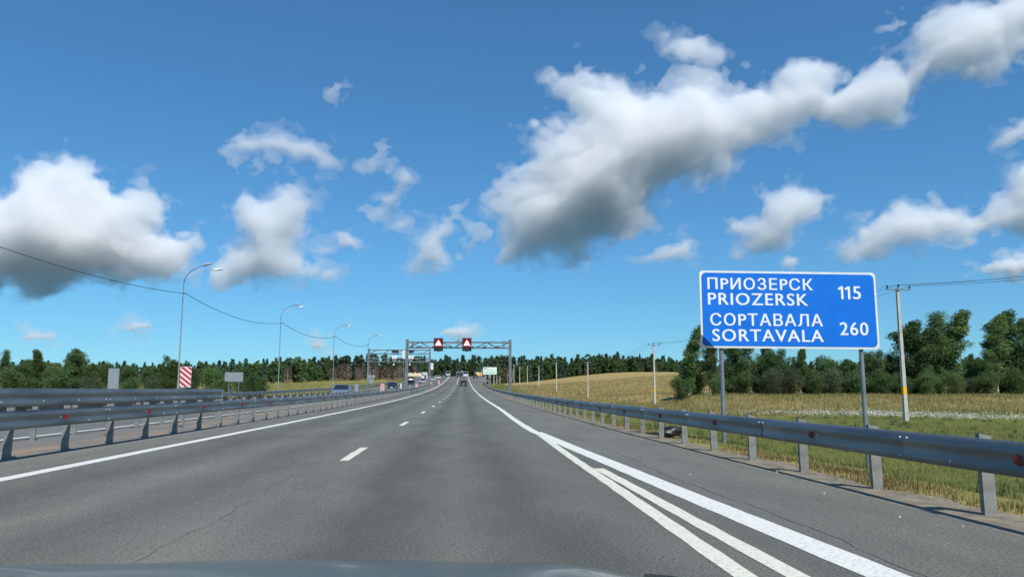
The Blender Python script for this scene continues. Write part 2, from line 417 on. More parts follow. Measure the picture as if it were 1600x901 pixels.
line(-19.6, 0.18, -20, 520, M['paint'], 'white outer edge line of the oncoming carriageway', 2)
for k in range(30):
    y0 = 6 + 12 * k
    tag(line(-15.2, 0.14, y0, y0 + 4, M['paint'], step=2), 'white lane dash of the oncoming carriageway')

# cracks and joints in the asphalt
M['tar'] = mat('dark_crack_filler', (0.062, 0.063, 0.057), 0.8, col2=(0.085, 0.086, 0.078), scale=4)
def crack(x, y0, y1, w, seed, label, step=0.12):
    rc = random.Random(seed); ph = [rc.uniform(0, 6.28) for _ in range(5)]
    off = lambda y: 0.05 * math.sin(y * 0.9 + ph[0]) + 0.022 * math.sin(y * 3.7 + ph[1]) + 0.012 * math.sin(y * 9.1 + ph[2]) + 0.006 * math.sin(y * 23 + ph[3])
    ww = lambda y: w * (0.55 + 0.45 * math.sin(y * 2.3 + ph[4]) * math.sin(y * 5.1 + ph[1])) * min(1, (y - y0) / 1.0 + 0.1, (y1 - y) / 1.0 + 0.1)
    return strip('road_crack', lambda y: x + off(y) - ww(y) / 2, lambda y: x + off(y) + ww(y) / 2, y0, y1, 0.0025, M['tar'], step, 1, label)
crack(-2.22, 4.5, 13.2, 0.009, 1, 'thin crack running up to the nearest lane dash')
crack(-1.80, 17.0, 60.0, 0.02, 2, 'paving seam along the broken lane line', 0.3)
crack(3.05, 4.0, 150.0, 0.02, 3, 'paving seam between the right lane and the shoulder', 0.3)
crack(-6.38, 8.0, 150.0, 0.022, 4, 'paving seam left of the solid left line', 0.3)
for yj, lab in ((93.0, 'dark transverse joint across our lanes before the gantry'), (41.0, 'faint transverse joint across our lanes')):
    strip('road_joint', -6.9, 2.6, yj, yj + (0.35 if yj > 60 else 0.05), 0.0022, M['tar'], 0.4, 6, lab)

# ------------------------------------------------------------------ steel guardrails
def beam_mesh(side, length=4.03):
    pr = [(0.0, .312), (.022, .309), (.05, .292), (.072, .262), (.083, .225), (.078, .195), (.064, .165), (.064, .135), (.074, .095), (.081, .06), (.083, .035), (.070, .010), (.05, 0)]
    bk = [(u - 0.005, v) for u, v in reversed(pr)]
    ring = pr + bk
    m = MB(); m.loft([[(side * u, y, v) for u, v in ring] for y in (-length / 2, length / 2)])
    return m.mesh('beam', M['rail'], R(35))
def post_mesh(h):
    m = MB(); w, d, t = 0.125, 0.06, 0.006
    out = [(-w/2, 0), (w/2, 0), (w/2, d), (w/2 - t, d), (w/2 - t, t), (-w/2 + t, t), (-w/2 + t, d), (-w/2, d)]
    m.loft([[(x, y, -0.35) for x, y in out], [(x, y, h + (0.012 if x < 0 else -0.012)) for x, y in out]])
    return m.mesh('post', M['post'])
def small_disc(r, t, n=10, axis='X'):
    return MB().lathe([(r * 0.75, -t), (r, -t * 0.4), (r, t)], n, axis=axis)
BEAM = {s: beam_mesh(s) for s in (-1, 1)}
BOLT = {s: small_disc(0.013, 0.006, 6).mesh('bolt', M['white']) for s in (-1, 1)}
REFL = small_disc(0.048, 0.02, 12).mesh('reflector', M['red'], R(40))
def console_mesh(side):
    return MB().box((side * 0.05, 0, 0), (0.09, 0.10, 0.16)).mesh('spacer', M['post'])
CONS = {s: console_mesh(s) for s in (-1, 1)}
def place_beam(root, me, X, yc, zb, name='beam'):
    a, b = RP(X, yc - 2), RP(X, yc + 2); d = b - a
    rot = (math.atan2(d.z, d.y), 0, -math.atan2(d.x, d.y))
    return put(name, me, root, (a + b) / 2 + Vector((0, 0, zb)) - root.location, rot)
def guardrail(X, side, y0, y1, zb, label, reflect=True, upper=None, gap=0.155):
    root = thing('guardrail', label, 'guardrail', RP(X, y0), group='steel crash barriers along the highway')
    pm = post_mesh(zb + 0.335); pm2 = post_mesh(0.91 + 0.30) if upper else None
    y = y0
    while y <= y1 + 0.01:
        tall = upper and y <= upper + 0.1
        put('post', pm2 if tall else pm, root, RP(X, y) - root.location, (R(random.uniform(-1.2, 1.2)), R(random.uniform(-1.2, 1.2)), R(random.uniform(-2, 2))))
        if y < 60: sp = put('spacer', CONS[side], root, RP(X + side * 0.062, y + 0.03, zb + 0.156) - root.location); sp.scale.x = (gap - 0.06) / 0.095
        y += 2.0 if y < 160 else 4.0
    xb = X + side * gap
    yc = y0 + 1.0; k = 0
    while yc < y1:
        b = place_beam(root, BEAM[side], xb + (0.007 * side if k % 2 else 0), yc, zb)
        if yc < 45:
            for dy, v in ((-1.93, .06), (-1.93, .252), (0.1, .156), (1.93, .252), (1.2, .065)):
                put('bolt', BOLT[side], b, (side * (0.066 if v == .156 else 0.085), dy, v))
        if reflect and yc < 110:
            r = put('reflector', REFL, b, (side * 0.075, 0.25, 0.156), (0, 0, R(-side * 52)))
        if upper and yc + 2 <= upper + 0.3:
            b2 = place_beam(root, BEAM[side], xb, yc, 0.905)
            for dy in (-1.9, -0.6, 0.7, 1.9): put('bolt', BOLT[side], b2, (side * 0.085, dy, .09))
        yc += 4.0; k += 1
    if upper:
        e = MB().box((0, 0, 0), (0.10, 0.012, 0.318))
        e.build('end_cap', M['rail'], root, RP(xb + side * 0.04, upper + 0.03, 0.905 + 0.156) - root.location)
    return root
guardrail(5.20, -1, -6.7, 201.3, 0.42, 'steel guardrail with red reflectors along the right shoulder')
guardrail(-7.70, 1, -1.9, 330, 0.53, 'steel guardrail on our side of the median, doubled in height near the camera', upper=26.1, gap=0.27)
guardrail(-10.04, -1, -0.6, 330, 0.50, 'median guardrail facing the oncoming lanes, seen from its back', reflect=False)
guardrail(-20.9, 1, 20, 240, 0.45, 'steel guardrail on the far side of the oncoming lanes', reflect=False)

# ------------------------------------------------------------------ blue distance sign
def rounded(w, h, r, x0=0, z0=0, n=5):
    pts = []
    for cx, cz, a0 in ((w - r, h - r, 0), (r, h - r, 90), (r, r, 180), (w - r, r, 270)):
        for k in range(n + 1):
            a = R(a0 + 90 * k / n); pts.append((x0 + cx + r * math.cos(a), z0 + cz + r * math.sin(a)))
    return pts
def text_mesh(body, name, material, width, cap, bold=0.022):
    cu = bpy.data.curves.new('text', 'FONT'); cu.body = body; cu.size = 1.0; cu.offset = 0.0; cu.resolution_u = 4; cu.space_character = 1.12
    cu.extrude = 0.003
    o = bpy.data.objects.new('text', cu); C.objects.link(o); bpy.context.view_layer.update()
    me = bpy.data.meshes.new_from_object(o.evaluated_get(bpy.context.evaluated_depsgraph_get()))
    bpy.data.objects.remove(o)
    co = np.empty(len(me.vertices) * 3, np.float32); me.vertices.foreach_get('co', co); co = co.reshape(-1, 3)
    lo, hi = co.min(0), co.max(0)
    q = np.stack([(co[:, 0] - lo[0]) * width / (hi[0] - lo[0]), -(co[:, 2]), (co[:, 1] - lo[1]) * cap / (hi[1] - lo[1])], 1)
    q[:, 0] *= 1 - bold / width; me.vertices.foreach_set('co', q.astype(np.float32).ravel()); me.name = name
    me.materials.clear(); me.materials.append(material); me.update()
    return me
def road_sign():
    Y = 19.6
    W, H = 4.76, 2.04
    bl = at(1096, 543, Y)
    root = thing('road_sign', 'big blue distance sign with white Cyrillic and Latin town names on two posts', 'road sign', (bl.x, bl.y, bl.z), R(-1.5))
    root.rotation_euler = (R(-1.0), R(0.35), R(-1.5))
    def plate(name, out, y0, y1, material, fold=0.36):
        pts = []
        n = len(out)
        for i in range(n):                       # insert the points where the corner is creased
            a, b = out[i], out[(i + 1) % n]; pts.append(a)
            fa, fb = a[0] + a[1] - fold, b[0] + b[1] - fold
            if fa * fb < 0:
                t = fa / (fa - fb); pts.append((a[0] + (b[0] - a[0]) * t, a[1] + (b[1] - a[1]) * t))
        off = lambda x, z: max(0.0, fold - x - z) * 0.55
        ia = [i for i, p in enumerate(pts) if p[0] + p[1] >= fold - 1e-6]
        ib = [i for i, p in enumerate(pts) if p[0] + p[1] <= fold + 1e-6]
        vs = [(x, y0 + off(x, z), z) for x, z in pts] + [(x, y1 + off(x, z), z) for x, z in pts]
        n = len(pts)
        fs = [tuple(ia), tuple(ib), tuple(i + n for i in reversed(ia)), tuple(i + n for i in reversed(ib))]
        fs += [(i, (i + 1) % n, (i + 1) % n + n, i + n) for i in range(n)]
        return MB().add(vs, fs).build(name, material, root)
    panel = plate('panel', rounded(W, H, 0.10), 0.0, 0.03, M['white'])
    plate('blue_face', rounded(W - 0.11, H - 0.11, 0.12, 0.055, 0.055), -0.006, 0.002, M['blue'])
    for body, x, zc, w, cap in (('ПPИОЗЕPСК', .20, .335, 2.70, .335), ('PRIOZERSK', .20, .745, 2.56, .335), ('СОPТАВАЛА', .24, 1.285, 2.87, .345), ('SORTAVALA', .28, 1.70, 2.83, .335), ('5', 3.92, .54, .215, .36), ('260', 3.53, 1.50, .74, .36)):
        tm = text_mesh(body, 'lettering', M['letter'], w * 1.05, cap * 0.95)
        lt = put('lettering', tm, root, (x * 1.05, -0.010, H - zc - cap / 2))
        put('stroke_edge', tm, lt, (0.014, -0.0012, 0.004))
        if body == '5':
            for fx in (-0.375, -0.19):
                one = [(0.055, 0), (0.115, 0), (0.115, 0.342), (0.062, 0.342), (-0.03, 0.285), (-0.012, 0.24), (0.055, 0.272)]
                n = len(one)
                MB().add([(fx + p, -0.0035 + q, r) for q in (0, 0.006) for p, r in one], [tuple(range(n)), tuple(range(2 * n - 1, n - 1, -1))] + [(i, (i + 1) % n, (i + 1) % n + n, i + n) for i in range(n)]).build('numeral', M['letter'], lt)
    for x in (0.55, 4.30):
        g = float(GZ(bl.x + x, Y + 0.1)) - bl.z - 0.3
        MB().tube([(x, 0.10, g), (x, 0.10, H * 0.9)], 0.057, 12).build('post', M['steel'], root, smooth=R(40))
    for z in (0.35, 1.0, 1.65):
        MB().box((W / 2, 0.045, z), (W * 0.96, 0.03, 0.05)).build('back_rail', M['steel'], root)
    return root
road_sign()

# ------------------------------------------------------------------ overhead gantries
def gantry(label, y, xl, xr_, ztop, trusses, boxes=()):
    base = Vector((xl, y, float(ZR(y)) - 0.05))
    root = thing('gantry', label, 'gantry', base)
    W = xr_ - xl; zg = base.z
    for x in (0, W):
        MB().box((x, 0, (ztop - zg) / 2), (0.42, 0.42, ztop - zg)).build('post', M['gantry'], root)
        MB().box((x, 0, 0.04), (0.8, 0.8, 0.08)).build('base_plate', M['gantry'], root)
        MB().box((x, 0, ztop - zg + 0.03), (0.5, 0.5, 0.06)).build('post_cap', M['gantry'], root)
    for zt, zb in trusses:
        for dy in (-0.45, 0.45):
            for z in (zt, zb):
                MB().box((W / 2, dy, z - zg), (W - 0.42, 0.17, 0.17)).build('chord', M['gantry'], root)
            n = max(6, int(W / 1.6))
            for k in range(n):
                x0, x1 = 0.25 + (W - 0.5) * k / n, 0.25 + (W - 0.5) * (k + 1) / n
                a, b = (zt, zb) if k % 2 else (zb, zt)
                MB().tube([(x0, dy, a - zg), (x1, dy, b - zg)], 0.05, 5).build('brace', M['gantry'], root)
        for k in range(5):
            x = W * (k + 0.5) / 5
            MB().box((x, 0, zb - zg), (0.1, 0.75, 0.1)).build('cross_tie', M['gantry'], root)
    for x, z, w, h, mm in boxes:
        MB().box((x - xl, -0.75, z - zg), (w, 0.5, h)).build('equipment_box', M[mm], root)
    return root
yg = 117.0
gl, gr = at(635, 600, yg).x, at(797, 600, yg).x
G1 = [at(700, p, yg).z for p in (531, 534.5, 543)]
gantry('grey steel gantry over our lanes carrying two lit warning signs', yg, gl, gr, G1[0], [(G1[1], G1[2])],
       [(at(p, 536, yg).x, at(p, q, yg).z, w, h, 'steel') for p, q, w, h in ((646, 537, .5, .5), (664, 535, .7, .25), (706, 535.5, .8, .3), (716, 536, .3, .9), (747, 535, .7, .25), (767, 535, .7, .25), (787, 537, .3, .8), (655, 541.5, .7, .2), (696, 541.5, .6, .2), (737, 541.5, .6, .2), (757, 541.5, .6, .2), (777, 541.5, .6, .2))])
y2 = 187.0
hl, hr = at(575.5, 590, y2).x, at(671, 590, y2).x
G2 = [at(620, p, y2).z for p in (545, 546.5, 552.5, 559.5, 565)]
gantry('double-beam grey gantry with cameras over the oncoming lanes', y2, hl, hr, G2[0], [(G2[1], G2[2]), (G2[3], G2[4])],
       [(at(p, 550, y2).x, at(620, q, y2).z, w, h, mm) for p, q, w, h, mm in ((618, 549, 1.6, .6, 'black'), (643, 549, 1.2, .6, 'black'), (615, 558, .6, .7, 'white'), (619, 558, .6, .7, 'white'), (640, 558, .6, .7, 'white'), (645, 558, .6, .7, 'white'), (617, 563, .9, .8, 'steel'), (642, 563, .9, .8, 'steel'), (616, 569, .35, .35, 'white'), (641, 569, .35, .35, 'white'))])
def led_sign(px, label):
    c = at(px, 538, yg - 0.75)
    w, h = 1.38, 1.98
    root = thing('led_sign', label, 'led sign', (c.x, c.y, c.z - h / 2), group='lit warning signs on the gantry')
    MB().box((0, 0.14, h / 2), (w, 0.28, h)).build('housing', M['ledbox'], root)
    MB().box((0, -0.004, h * 0.635), (w * 0.92, 0.006, h * 0.67)).build('screen', M['leddim'], root)
    def tri(r, y, nm, m, zc, lift=0):
        pts = [(0, r * 1.06), (-r * 1.0, -r * 0.66), (r * 1.0, -r * 0.66)]
        vs = [(x, y, zc + z) for x, z in pts] + [(x, y + 0.006, zc + z) for x, z in pts]
        return MB().add(vs, [(0, 1, 2), (5, 4, 3), (0, 3, 4, 1), (1, 4, 5, 2), (2, 5, 3, 0)]).build(nm, m, root)
    tri(0.60, -0.016, 'warning_triangle', M['ledred'], h * 0.60)
    tri(0.47, -0.024, 'triangle_field', M['ledwhite'], h * 0.595)
    s = MB()
    s.box((0.0, -0.029, h * 0.575), (0.26, 0.006, 0.09)).box((-0.02, -0.0292, h * 0.575 + 0.075), (0.15, 0.006, 0.07))
    s.add([(-.12, -.03, h*.575 - .06), (-.06, -.03, h*.575 - .06), (-.14, -.03, h*.575 - .16), (-.19, -.03, h*.575 - .16)], [(0, 1, 2, 3)])
    s.add([(.05, -.03, h*.575 - .06), (.11, -.03, h*.575 - .06), (.17, -.03, h*.575 - .16), (.12, -.03, h*.575 - .16)], [(0, 1, 2, 3)])
    s.build('skid_symbol', M['black'], root)
    MB().lathe([(0.10, -0.12), (0.10, 0.0)], 10, (0, 0.1, 0)).build('sensor', M['black'], root)
    return root
led_sign(685, 'left lit red and white warning triangle on the gantry')
led_sign(729.5, 'right lit red and white warning triangle on the gantry')

# ------------------------------------------------------------------ street lamps and their cable
def street_lamp(x, y, h, label):
    g = float(GZ(x, y))
    root = thing('street_lamp', label, 'street lamp', (x, y, g - 0.1), group='street lamps beyond the oncoming lanes')
    MB().tube([(0, 0, 0), (0, 0, 1.6), (0, 0, 1.65), (0, 0, h - 1.35)], [0.09, 0.09, 0.062, 0.036], 10).build('pole', M['steel'], root, smooth=R(40))
    for a, ln in ((R(38), 2.5), (R(-22), 1.9)):
        pts = []
        for k in range(9):
            t = k / 8; pts.append((math.cos(a) * ln * (0.24 * t * (1 - t) + t * t), math.sin(a) * ln * (0.24 * t * (1 - t) + t * t), h - 1.35 + 2 * t * (1 - t) * 1.05 + t * t * 1.35))
        arm = MB().tube(pts, 0.027, 6).build('arm', M['steel'], root, smooth=R(40))
        e, d = Vector(pts[-1]), (Vector(pts[-1]) - Vector(pts[-2])).normalized()
        q = d.to_track_quat('X', 'Z').to_matrix(); rings = []
        for t, w, hh in ((-.1, .05, .05), (0, .10, .08), (.3, .17, .10), (.6, .16, .09), (.74, .07, .05)):
            rings.append([e + q @ Vector((t, w * math.cos(b), hh * math.sin(b) + 0.0)) for b in [2 * math.pi * i / 10 for i in range(10)]])
        MB().loft(rings).build('luminaire', M['lumi'], arm, smooth=R(60))
    MB().tube([(0, 0, 9.25), (0.22, 0, 9.25)], 0.05, 6).build('cable_bracket', M['black'], root)
    return Vector((x + 0.2, y, g - 0.1 + 9.25))
def cable(name, a, b, sag, r, label, group, n=18):
    pts = []
    for k in range(n + 1):
        t = k / n; p = a.lerp(b, t); p.z -= sag * 4 * t * (1 - t); pts.append(p - a)
    o = MB().tube(pts, r, 5).build(name, M['cable'], None, a)
    return tag(o, label, 'cable', group)
lamps = [(-23.9, 34, 12.2), (-22.5, 65, 11.5), (-21.6, 97, 11.4), (-19.8, 128, 11.1), (-17.6, 158, 11.1)]
word = ['', 'nearest double-armed street lamp at the left', 'second nearest double-armed street lamp', 'third double-armed street lamp along the oncoming lanes', 'fourth street lamp, just left of the camera gantry', 'farthest street lamp, behind the camera gantry']
tops = []
for i, (x, y, h) in enumerate(lamps):
    tops.append(street_lamp(x, y, h, word[i]) if i else Vector((x, y, float(GZ(x, y)) + 9.2)))
for i, l in enumerate(('sagging overhead cable running from the nearest street lamp out of the left edge', 'sagging cable between the nearest and second street lamps', 'sagging cable between the second and third street lamps', 'sagging cable between the third and fourth street lamps')):
    cable('overhead_cable', tops[i], tops[i + 1], 0.9 if i else 0.6, 0.022 + 0.004 * i, l, 'overhead cables of the street lamps')

# ------------------------------------------------------------------ concrete utility poles on the right
UP = [(1416, 660, 450, 48.6, 'nearest concrete utility pole with yellow band right of the blue sign'), (1023.5, 632, 538, 107, 'second concrete utility pole with yellow band left of the birches'), (919, 621, 565, 175, 'third utility pole standing in the hay field'),
      (869.5, 607, 566, 238, 'fourth utility pole in the hay field'), (842, 601, 571, 300, 'fifth utility pole in the hay field'), (824, 596, 571, 360, 'sixth utility pole, before the far wood'), (812, 593, 572, 410, 'seventh utility pole, before the far wood'), (803, 590, 569, 455, 'braced far utility pole beside the right gantry post'), (788, 590, 574, 500, 'farthest utility pole, left of the right gantry post')]
arms = []
for i, (px, pb, pt, y, lab) in enumerate(UP):
    x = at(px, pb, y).x; g = float(GZ(x, y)); h = at(px, pt, y).z - g
    h = max(h, 5.5)
    root = thing('utility_pole', lab, 'utility pole', (x, y, g), R(4), 'concrete utility poles along the field')
    k = 1.0 if i < 3 else 1.25
    lean = -0.012 * h if i == 0 else 0.0
    MB().loft([[(sx * w, sy * w * 0.9, z) for sx, sy in ((-1, -1), (1, -1), (1, 1), (-1, 1))] for z, w in ((-0.3, 0.135 * k), (h, 0.085 * k))]).build('post', M['concrete'], root)
    if i < 2:
        z0 = 1.65 if i == 0 else 2.0
        f = lambda z: 0.135 + (0.085 - 0.135) * (z + 0.3) / (h + 0.3) + 0.003
        MB().loft([[(sx * f(z), sy * f(z) * 0.9, z) for sx, sy in ((-1, -1), (1, -1), (1, 1), (-1, 1))] for z in (z0, z0 + 0.55)]).build('yellow_band', M['yellow'], root)
    ca = MB().box((0, -0.12, h - 0.12), (1.75 if i < 2 else 1.5, 0.07, 0.08)).build('crossarm', M['steel'], root)
    pts = []
    for dx, dz in ((-0.8, 0), (0, 0.08), (0.8, 0)):
        ins = MB().lathe([(0.015, -0.08), (0.02, 0.02), (0.06, 0.03), (0.05, 0.10), (0.065, 0.12), (0.04, 0.2), (0.02, 0.23)], 8, (dx, -0.12, h - 0.06 + dz))
        ins.build('insulator', M['black'], ca)
        pts.append(Vector((x + dx, y - 0.12, g + h + 0.12 + dz)))
    if i == 7:
        MB().tube([(-0.1, 0, h * 0.75), (-1.9, -0.6, -0.2)], 0.12, 6).build('brace', M['concrete'], root)
    arms.append(pts)
p0 = [Vector((30.5 + d, -12, 8.4 + e)) for d, e in ((-0.8, 0), (0, 0.08), (0.8, 0))]
for s in range(3):
    w3 = ('left', 'middle', 'right')[s]
    cable('power_line', p0[s], arms[0][s], 1.9, 0.010, '%s power line running from the nearest utility pole out of the right edge' % w3, 'power lines of the utility poles', 24)
    for i in range(5):
        cable('power_line', arms[i][s], arms[i + 1][s], 0.8, 0.010, '%s power line between the %s utility poles' % (w3, ('first and second', 'second and third', 'third and fourth', 'fourth and fifth', 'fifth and sixth')[i]), 'power lines of the utility poles')

# ------------------------------------------------------------------ median marker plates, small signs, far boards
def plate_on_post(name, label, cat, px, ptop, pbot, wpx, y, face, group=None, legs=(0.0,), stripes=False, ground=None):
    c = at(px, (ptop + pbot) / 2, y); w = wpx * y / FPX; h = (pbot - ptop) * y / FPX
    g = float(ZR(y)) if ground is None else ground
    if ground == 'G': g = float(GZ(c.x, y))
    root = thing(name, label, cat, (c.x, y, g - 0.05), group=group)
    zc = c.z - root.location.z
    MB().box((0, 0, zc), (w, 0.02, h)).build('plate', M[face], root)
    for l in legs:
        MB().tube([(l * w, 0.05, 0), (l * w, 0.05, zc + h * 0.45)], 0.03 if y < 120 else 0.06, 6).build('post', M['steel'], root)
    if stripes:
        n = 4
        for k in range(-2, n + 1):                   # red diagonals, clipped to the plate
            z0 = zc - h / 2 + h * (k + 0.2) / n * 1.0; t = h / n * 0.52; sl = h * 0.42
            poly = [(-w / 2, z0 + sl), (w / 2, z0), (w / 2, z0 + t), (-w / 2, z0 + t + sl)]
            lo, hi = zc - h / 2 + 0.01, zc + h / 2 - 0.01
            poly = clip(clip(poly, lo, 1), hi, -1)
            if len(poly) > 2:
                nn = len(poly)
                MB().add([(x, -0.013, z) for x, z in poly] + [(x, -0.0105, z) for x, z in poly], [tuple(range(nn)), tuple(range(2 * nn - 1, nn - 1, -1))]).build('red_stripe', M['redpaint'], root)
    return root
def clip(poly, lim, s):
    out = []
    for i in range(len(poly)):
        a, b = poly[i], poly[(i + 1) % len(poly)]
        da, db = s * (a[1] - lim), s * (b[1] - lim)
        if da >= 0: out.append(a)
        if da * db < 0:
            t = da / (da - db); out.append((a[0] + (b[0] - a[0]) * t, lim))
    return out
gm = 'marker plates on the median'
plate_on_post('marker_plate', 'red and white striped marker plate above the near end of the median rail', 'marker', 290, 573, 604, 16.5, 25.5, 'white', gm, stripes=True)
plate_on_post('marker_plate', 'blank grey back of a marker plate above the median rail', 'marker', 177.5, 576, 606, 15.5, 20.8, 'back', gm)
plate_on_post('marker_plate', 'small red and white striped marker plate beside the oncoming black car', 'marker', 597.5, 599, 610, 6.2, 84, 'white', gm, stripes=True)
plate_on_post('marker_plate', 'small grey marker back right of the oncoming blue car', 'marker', 557, 600, 611, 5.5, 76, 'back', gm)
plate_on_post('marker_plate', 'pale marker back just left of the gantry post', 'marker', 627.5, 599, 606, 4, 118, 'white', gm)
plate_on_post('marker_plate', 'small striped marker plate right of the left gantry post', 'marker', 651, 599, 606, 4.5, 133, 'white', gm, stripes=True)
plate_on_post('marker_plate', 'tiny striped marker plate by the camera gantry post', 'marker', 673.5, 597, 603, 3.2, 190, 'white', gm, stripes=True)
plate_on_post('marker_plate', 'tiny farthest striped marker plate on the median', 'marker', 686, 594, 600, 3, 230, 'white', gm, stripes=True)
plate_on_post('road_sign', 'grey back of a wide two-post sign beyond the oncoming lanes', 'road sign', 365.5, 581.5, 595.5, 27, 77, 'back', ground='G', legs=(-0.28, 0.28))
r_ = thing('road_sign', 'grey backs of two round signs over a square plate on one post', 'road sign', (at(580, 597, 150).x, 150, float(GZ(at(580, 597, 150).x, 150)) - 0.05))
zz = at(580, 588, 150).z - r_.location.z
for dx in (-0.38, 0.38): MB().lathe([(0.36, -0.015), (0.36, 0.015)], 16, (dx, 0, zz), 'Y').build('round_plate', M['back'], r_)
MB().box((0, 0, zz - 0.85), (0.95, 0.03, 0.8)).build('square_plate', M['back'], r_)
MB().tube([(0, 0.06, 0), (0, 0.06, zz + 0.3)], 0.05, 6).build('post', M['steel'], r_)
plate_on_post('display_board', 'white upright panel on a tall post beside the left gantry post', 'panel', 630.7, 547, 559.5, 4.2, 121, 'white', ground=None)
plate_on_post('display_board', 'white upright panel on a post right of the camera gantry', 'panel', 675, 567, 577, 4.0, 200, 'white')

# ------------------------------------------------------------------ trees
def leaf_mesh(name, cen, size, material, rs, tone=None, elong=1.5, up=0.35):
    n = len(cen)
    a = rs.normal(size=(n, 3)); a /= np.linalg.norm(a, axis=1)[:, None]
    nrm = rs.normal(size=(n, 3)) + np.array([0.25, -0.3, up]); nrm /= np.linalg.norm(nrm, axis=1)[:, None]
    a -= (a * nrm).sum(1)[:, None] * nrm; a /= np.linalg.norm(a, axis=1)[:, None] + 1e-9
    b = np.cross(nrm, a)
    s = (size * rs.uniform(0.6, 1.4, n))[:, None]
    v = np.stack([cen + a * s * elong, cen + b * s * 0.55, cen - a * s * elong * 0.7, cen - b * s * 0.55], 1).reshape(-1, 3)
    me = bpy.data.meshes.new(name)
    me.vertices.add(4 * n); me.vertices.foreach_set('co', v.astype(np.float32).ravel())
    me.loops.add(4 * n); me.loops.foreach_set('vertex_index', np.arange(4 * n, dtype=np.int32))
    me.polygons.add(n); me.polygons.foreach_set('loop_start', np.arange(0, 4 * n, 4, dtype=np.int32)); me.polygons.foreach_set('loop_total', np.full(n, 4, np.int32))
    me.update(calc_edges=True)
    t = rs.uniform(0, 1, n) if tone is None else np.clip(tone + rs.normal(0, 0.18, n), 0, 1)
    at_ = me.attributes.new('tone', 'FLOAT', 'FACE'); at_.data.foreach_set('value', t.astype(np.float32))
    me.materials.append(material)
    return me
def broadleaf(h, w, seed, lm, bm_, nl, ls, base=0.15, lean=0.0, airy=1.0, stems=1, top=0.5, rise=0.0, cs=1.0):
    """crown widest at `top` of the height; returns (trunk mesh, crown mesh)"""
    rs = np.random.default_rng(seed); tr = MB(); cl = []; tn = []
    for s in range(stems):
        ox, oy = (rs.uniform(-0.25, 0.25, 2) * w if stems > 1 else (0, 0))
        hs = h * (1.0 if s == 0 else rs.uniform(0.7, 0.95))
        path = [np.array([ox * (0.4 + 0.6 * t) + lean * h * t ** 2.2 + 0.02 * h * math.sin(5 * t + seed), oy * (0.4 + 0.6 * t), hs * t]) for t in np.linspace(0, 0.97, 9)]
        r0 = 0.014 * hs / math.sqrt(stems) + 0.03
        tr.tube([tuple(p) for p in path], [r0 * (1.05 - t) for t in np.linspace(0, 1, 9)], 6)
        nb = int(26 / stems) + 7
        for b in range(nb):
            t = base + (1 - base) * (b + rs.uniform(0, 1)) / nb
            p = path[min(8, int(t * 8))] * (1 - (t * 8) % 1) + path[min(8, int(t * 8) + 1)] * ((t * 8) % 1)
            u = (t - base) / (1 - base)
            prof = (u / top) ** 0.6 if u < top else max(0.05, (1 - ((u - top) / (1 - top)) ** (1.0 if rise > 0.4 else 1.7)))
            ln = w * 0.5 * prof * rs.uniform(0.6, 1.15)
            az = rs.uniform(0, 2 * math.pi); el = rs.uniform(0.1, 0.8) + rise
            d = np.array([math.cos(az) * math.cos(el), math.sin(az) * math.cos(el), math.sin(el)])
            e = p + d * ln + np.array([lean * 0.8 * ln, 0, 0])
            if ln > 0.4: tr.tube([tuple(p), tuple((p + e) / 2 + rs.normal(0, 0.05, 3)), tuple(e)], [r0 * 0.3, r0 * 0.2, r0 * 0.07], 4, False)
            for q in np.linspace(0.35, 1.05, 4):
                c = p + (e - p) * q + rs.normal(0, 0.12 * w * 0.3, 3)
                cl.append((c, cs * (0.10 + 0.07 * rs.uniform()) * w * (1.1 - 0.3 * q))); tn.append(rs.uniform(0.1, 0.9))
        cl.append((path[-1], 0.06 * w)); tn.append(0.6)
    cl_c = np.array([c for c, r in cl]); cl_r = np.array([r for c, r in cl])
    wt = cl_r ** 2; k = rs.choice(len(cl), nl, p=wt / wt.sum())
    g = rs.normal(size=(nl, 3)); g /= np.linalg.norm(g, axis=1)[:, None]
    pos = cl_c[k] + g * (cl_r[k] * rs.uniform(0.25, 1, nl) ** 0.6 * airy)[:, None] * np.array([1, 1, 0.8])
    pos[:, 2] = np.maximum(pos[:, 2], 0.05)
    tone = np.array(tn)[k] * 0.7 + 0.15
    return tr.mesh('trunk', bm_, R(60)), leaf_mesh('crown', pos, ls, lm, rs, tone)
def spruce(h, w, seed, nl, ls, lm=None, base=0.06):
    rs = np.random.default_rng(seed); tr = MB().tube([(0, 0, 0), (0, 0, h * 0.5), (0, 0, h)], [0.018 * h, 0.011 * h, 0.002 * h], 6)
    lv = int(h * 1.7); P = []; T = []
    per = nl // lv
    for i in range(lv):
        t = base + (1 - base) * (i + 0.5) / lv
        r = w * 0.5 * (1 - t) ** 0.85 * rs.uniform(0.75, 1.15) + 0.06
        nb = 7
        for b in range(nb):
            az = 2 * math.pi * (b + rs.uniform(0, 1)) / nb; rr = r * rs.uniform(0.6, 1.15)
            m = max(2, int(per / nb * (0.4 + 1.2 * (1 - t)))); q = rs.uniform(0.05, 1, m) ** 0.75
            P.append(np.stack([math.cos(az) * rr * q, math.sin(az) * rr * q, h * t - rr * 0.35 * q + rs.normal(0, 0.08, m)], 1) + rs.normal(0, 0.06 * r + 0.02, (m, 3)))
            T.append(np.full(m, rs.uniform(0.1, 0.9)))
    P = np.concatenate(P); T = np.concatenate(T)
    P[:, 2] = np.minimum(P[:, 2], h)
    return tr.mesh('trunk', M['bark'], R(60)), leaf_mesh('crown', P, ls, lm or M['needle'], rs, T, 1.7, 0.5)
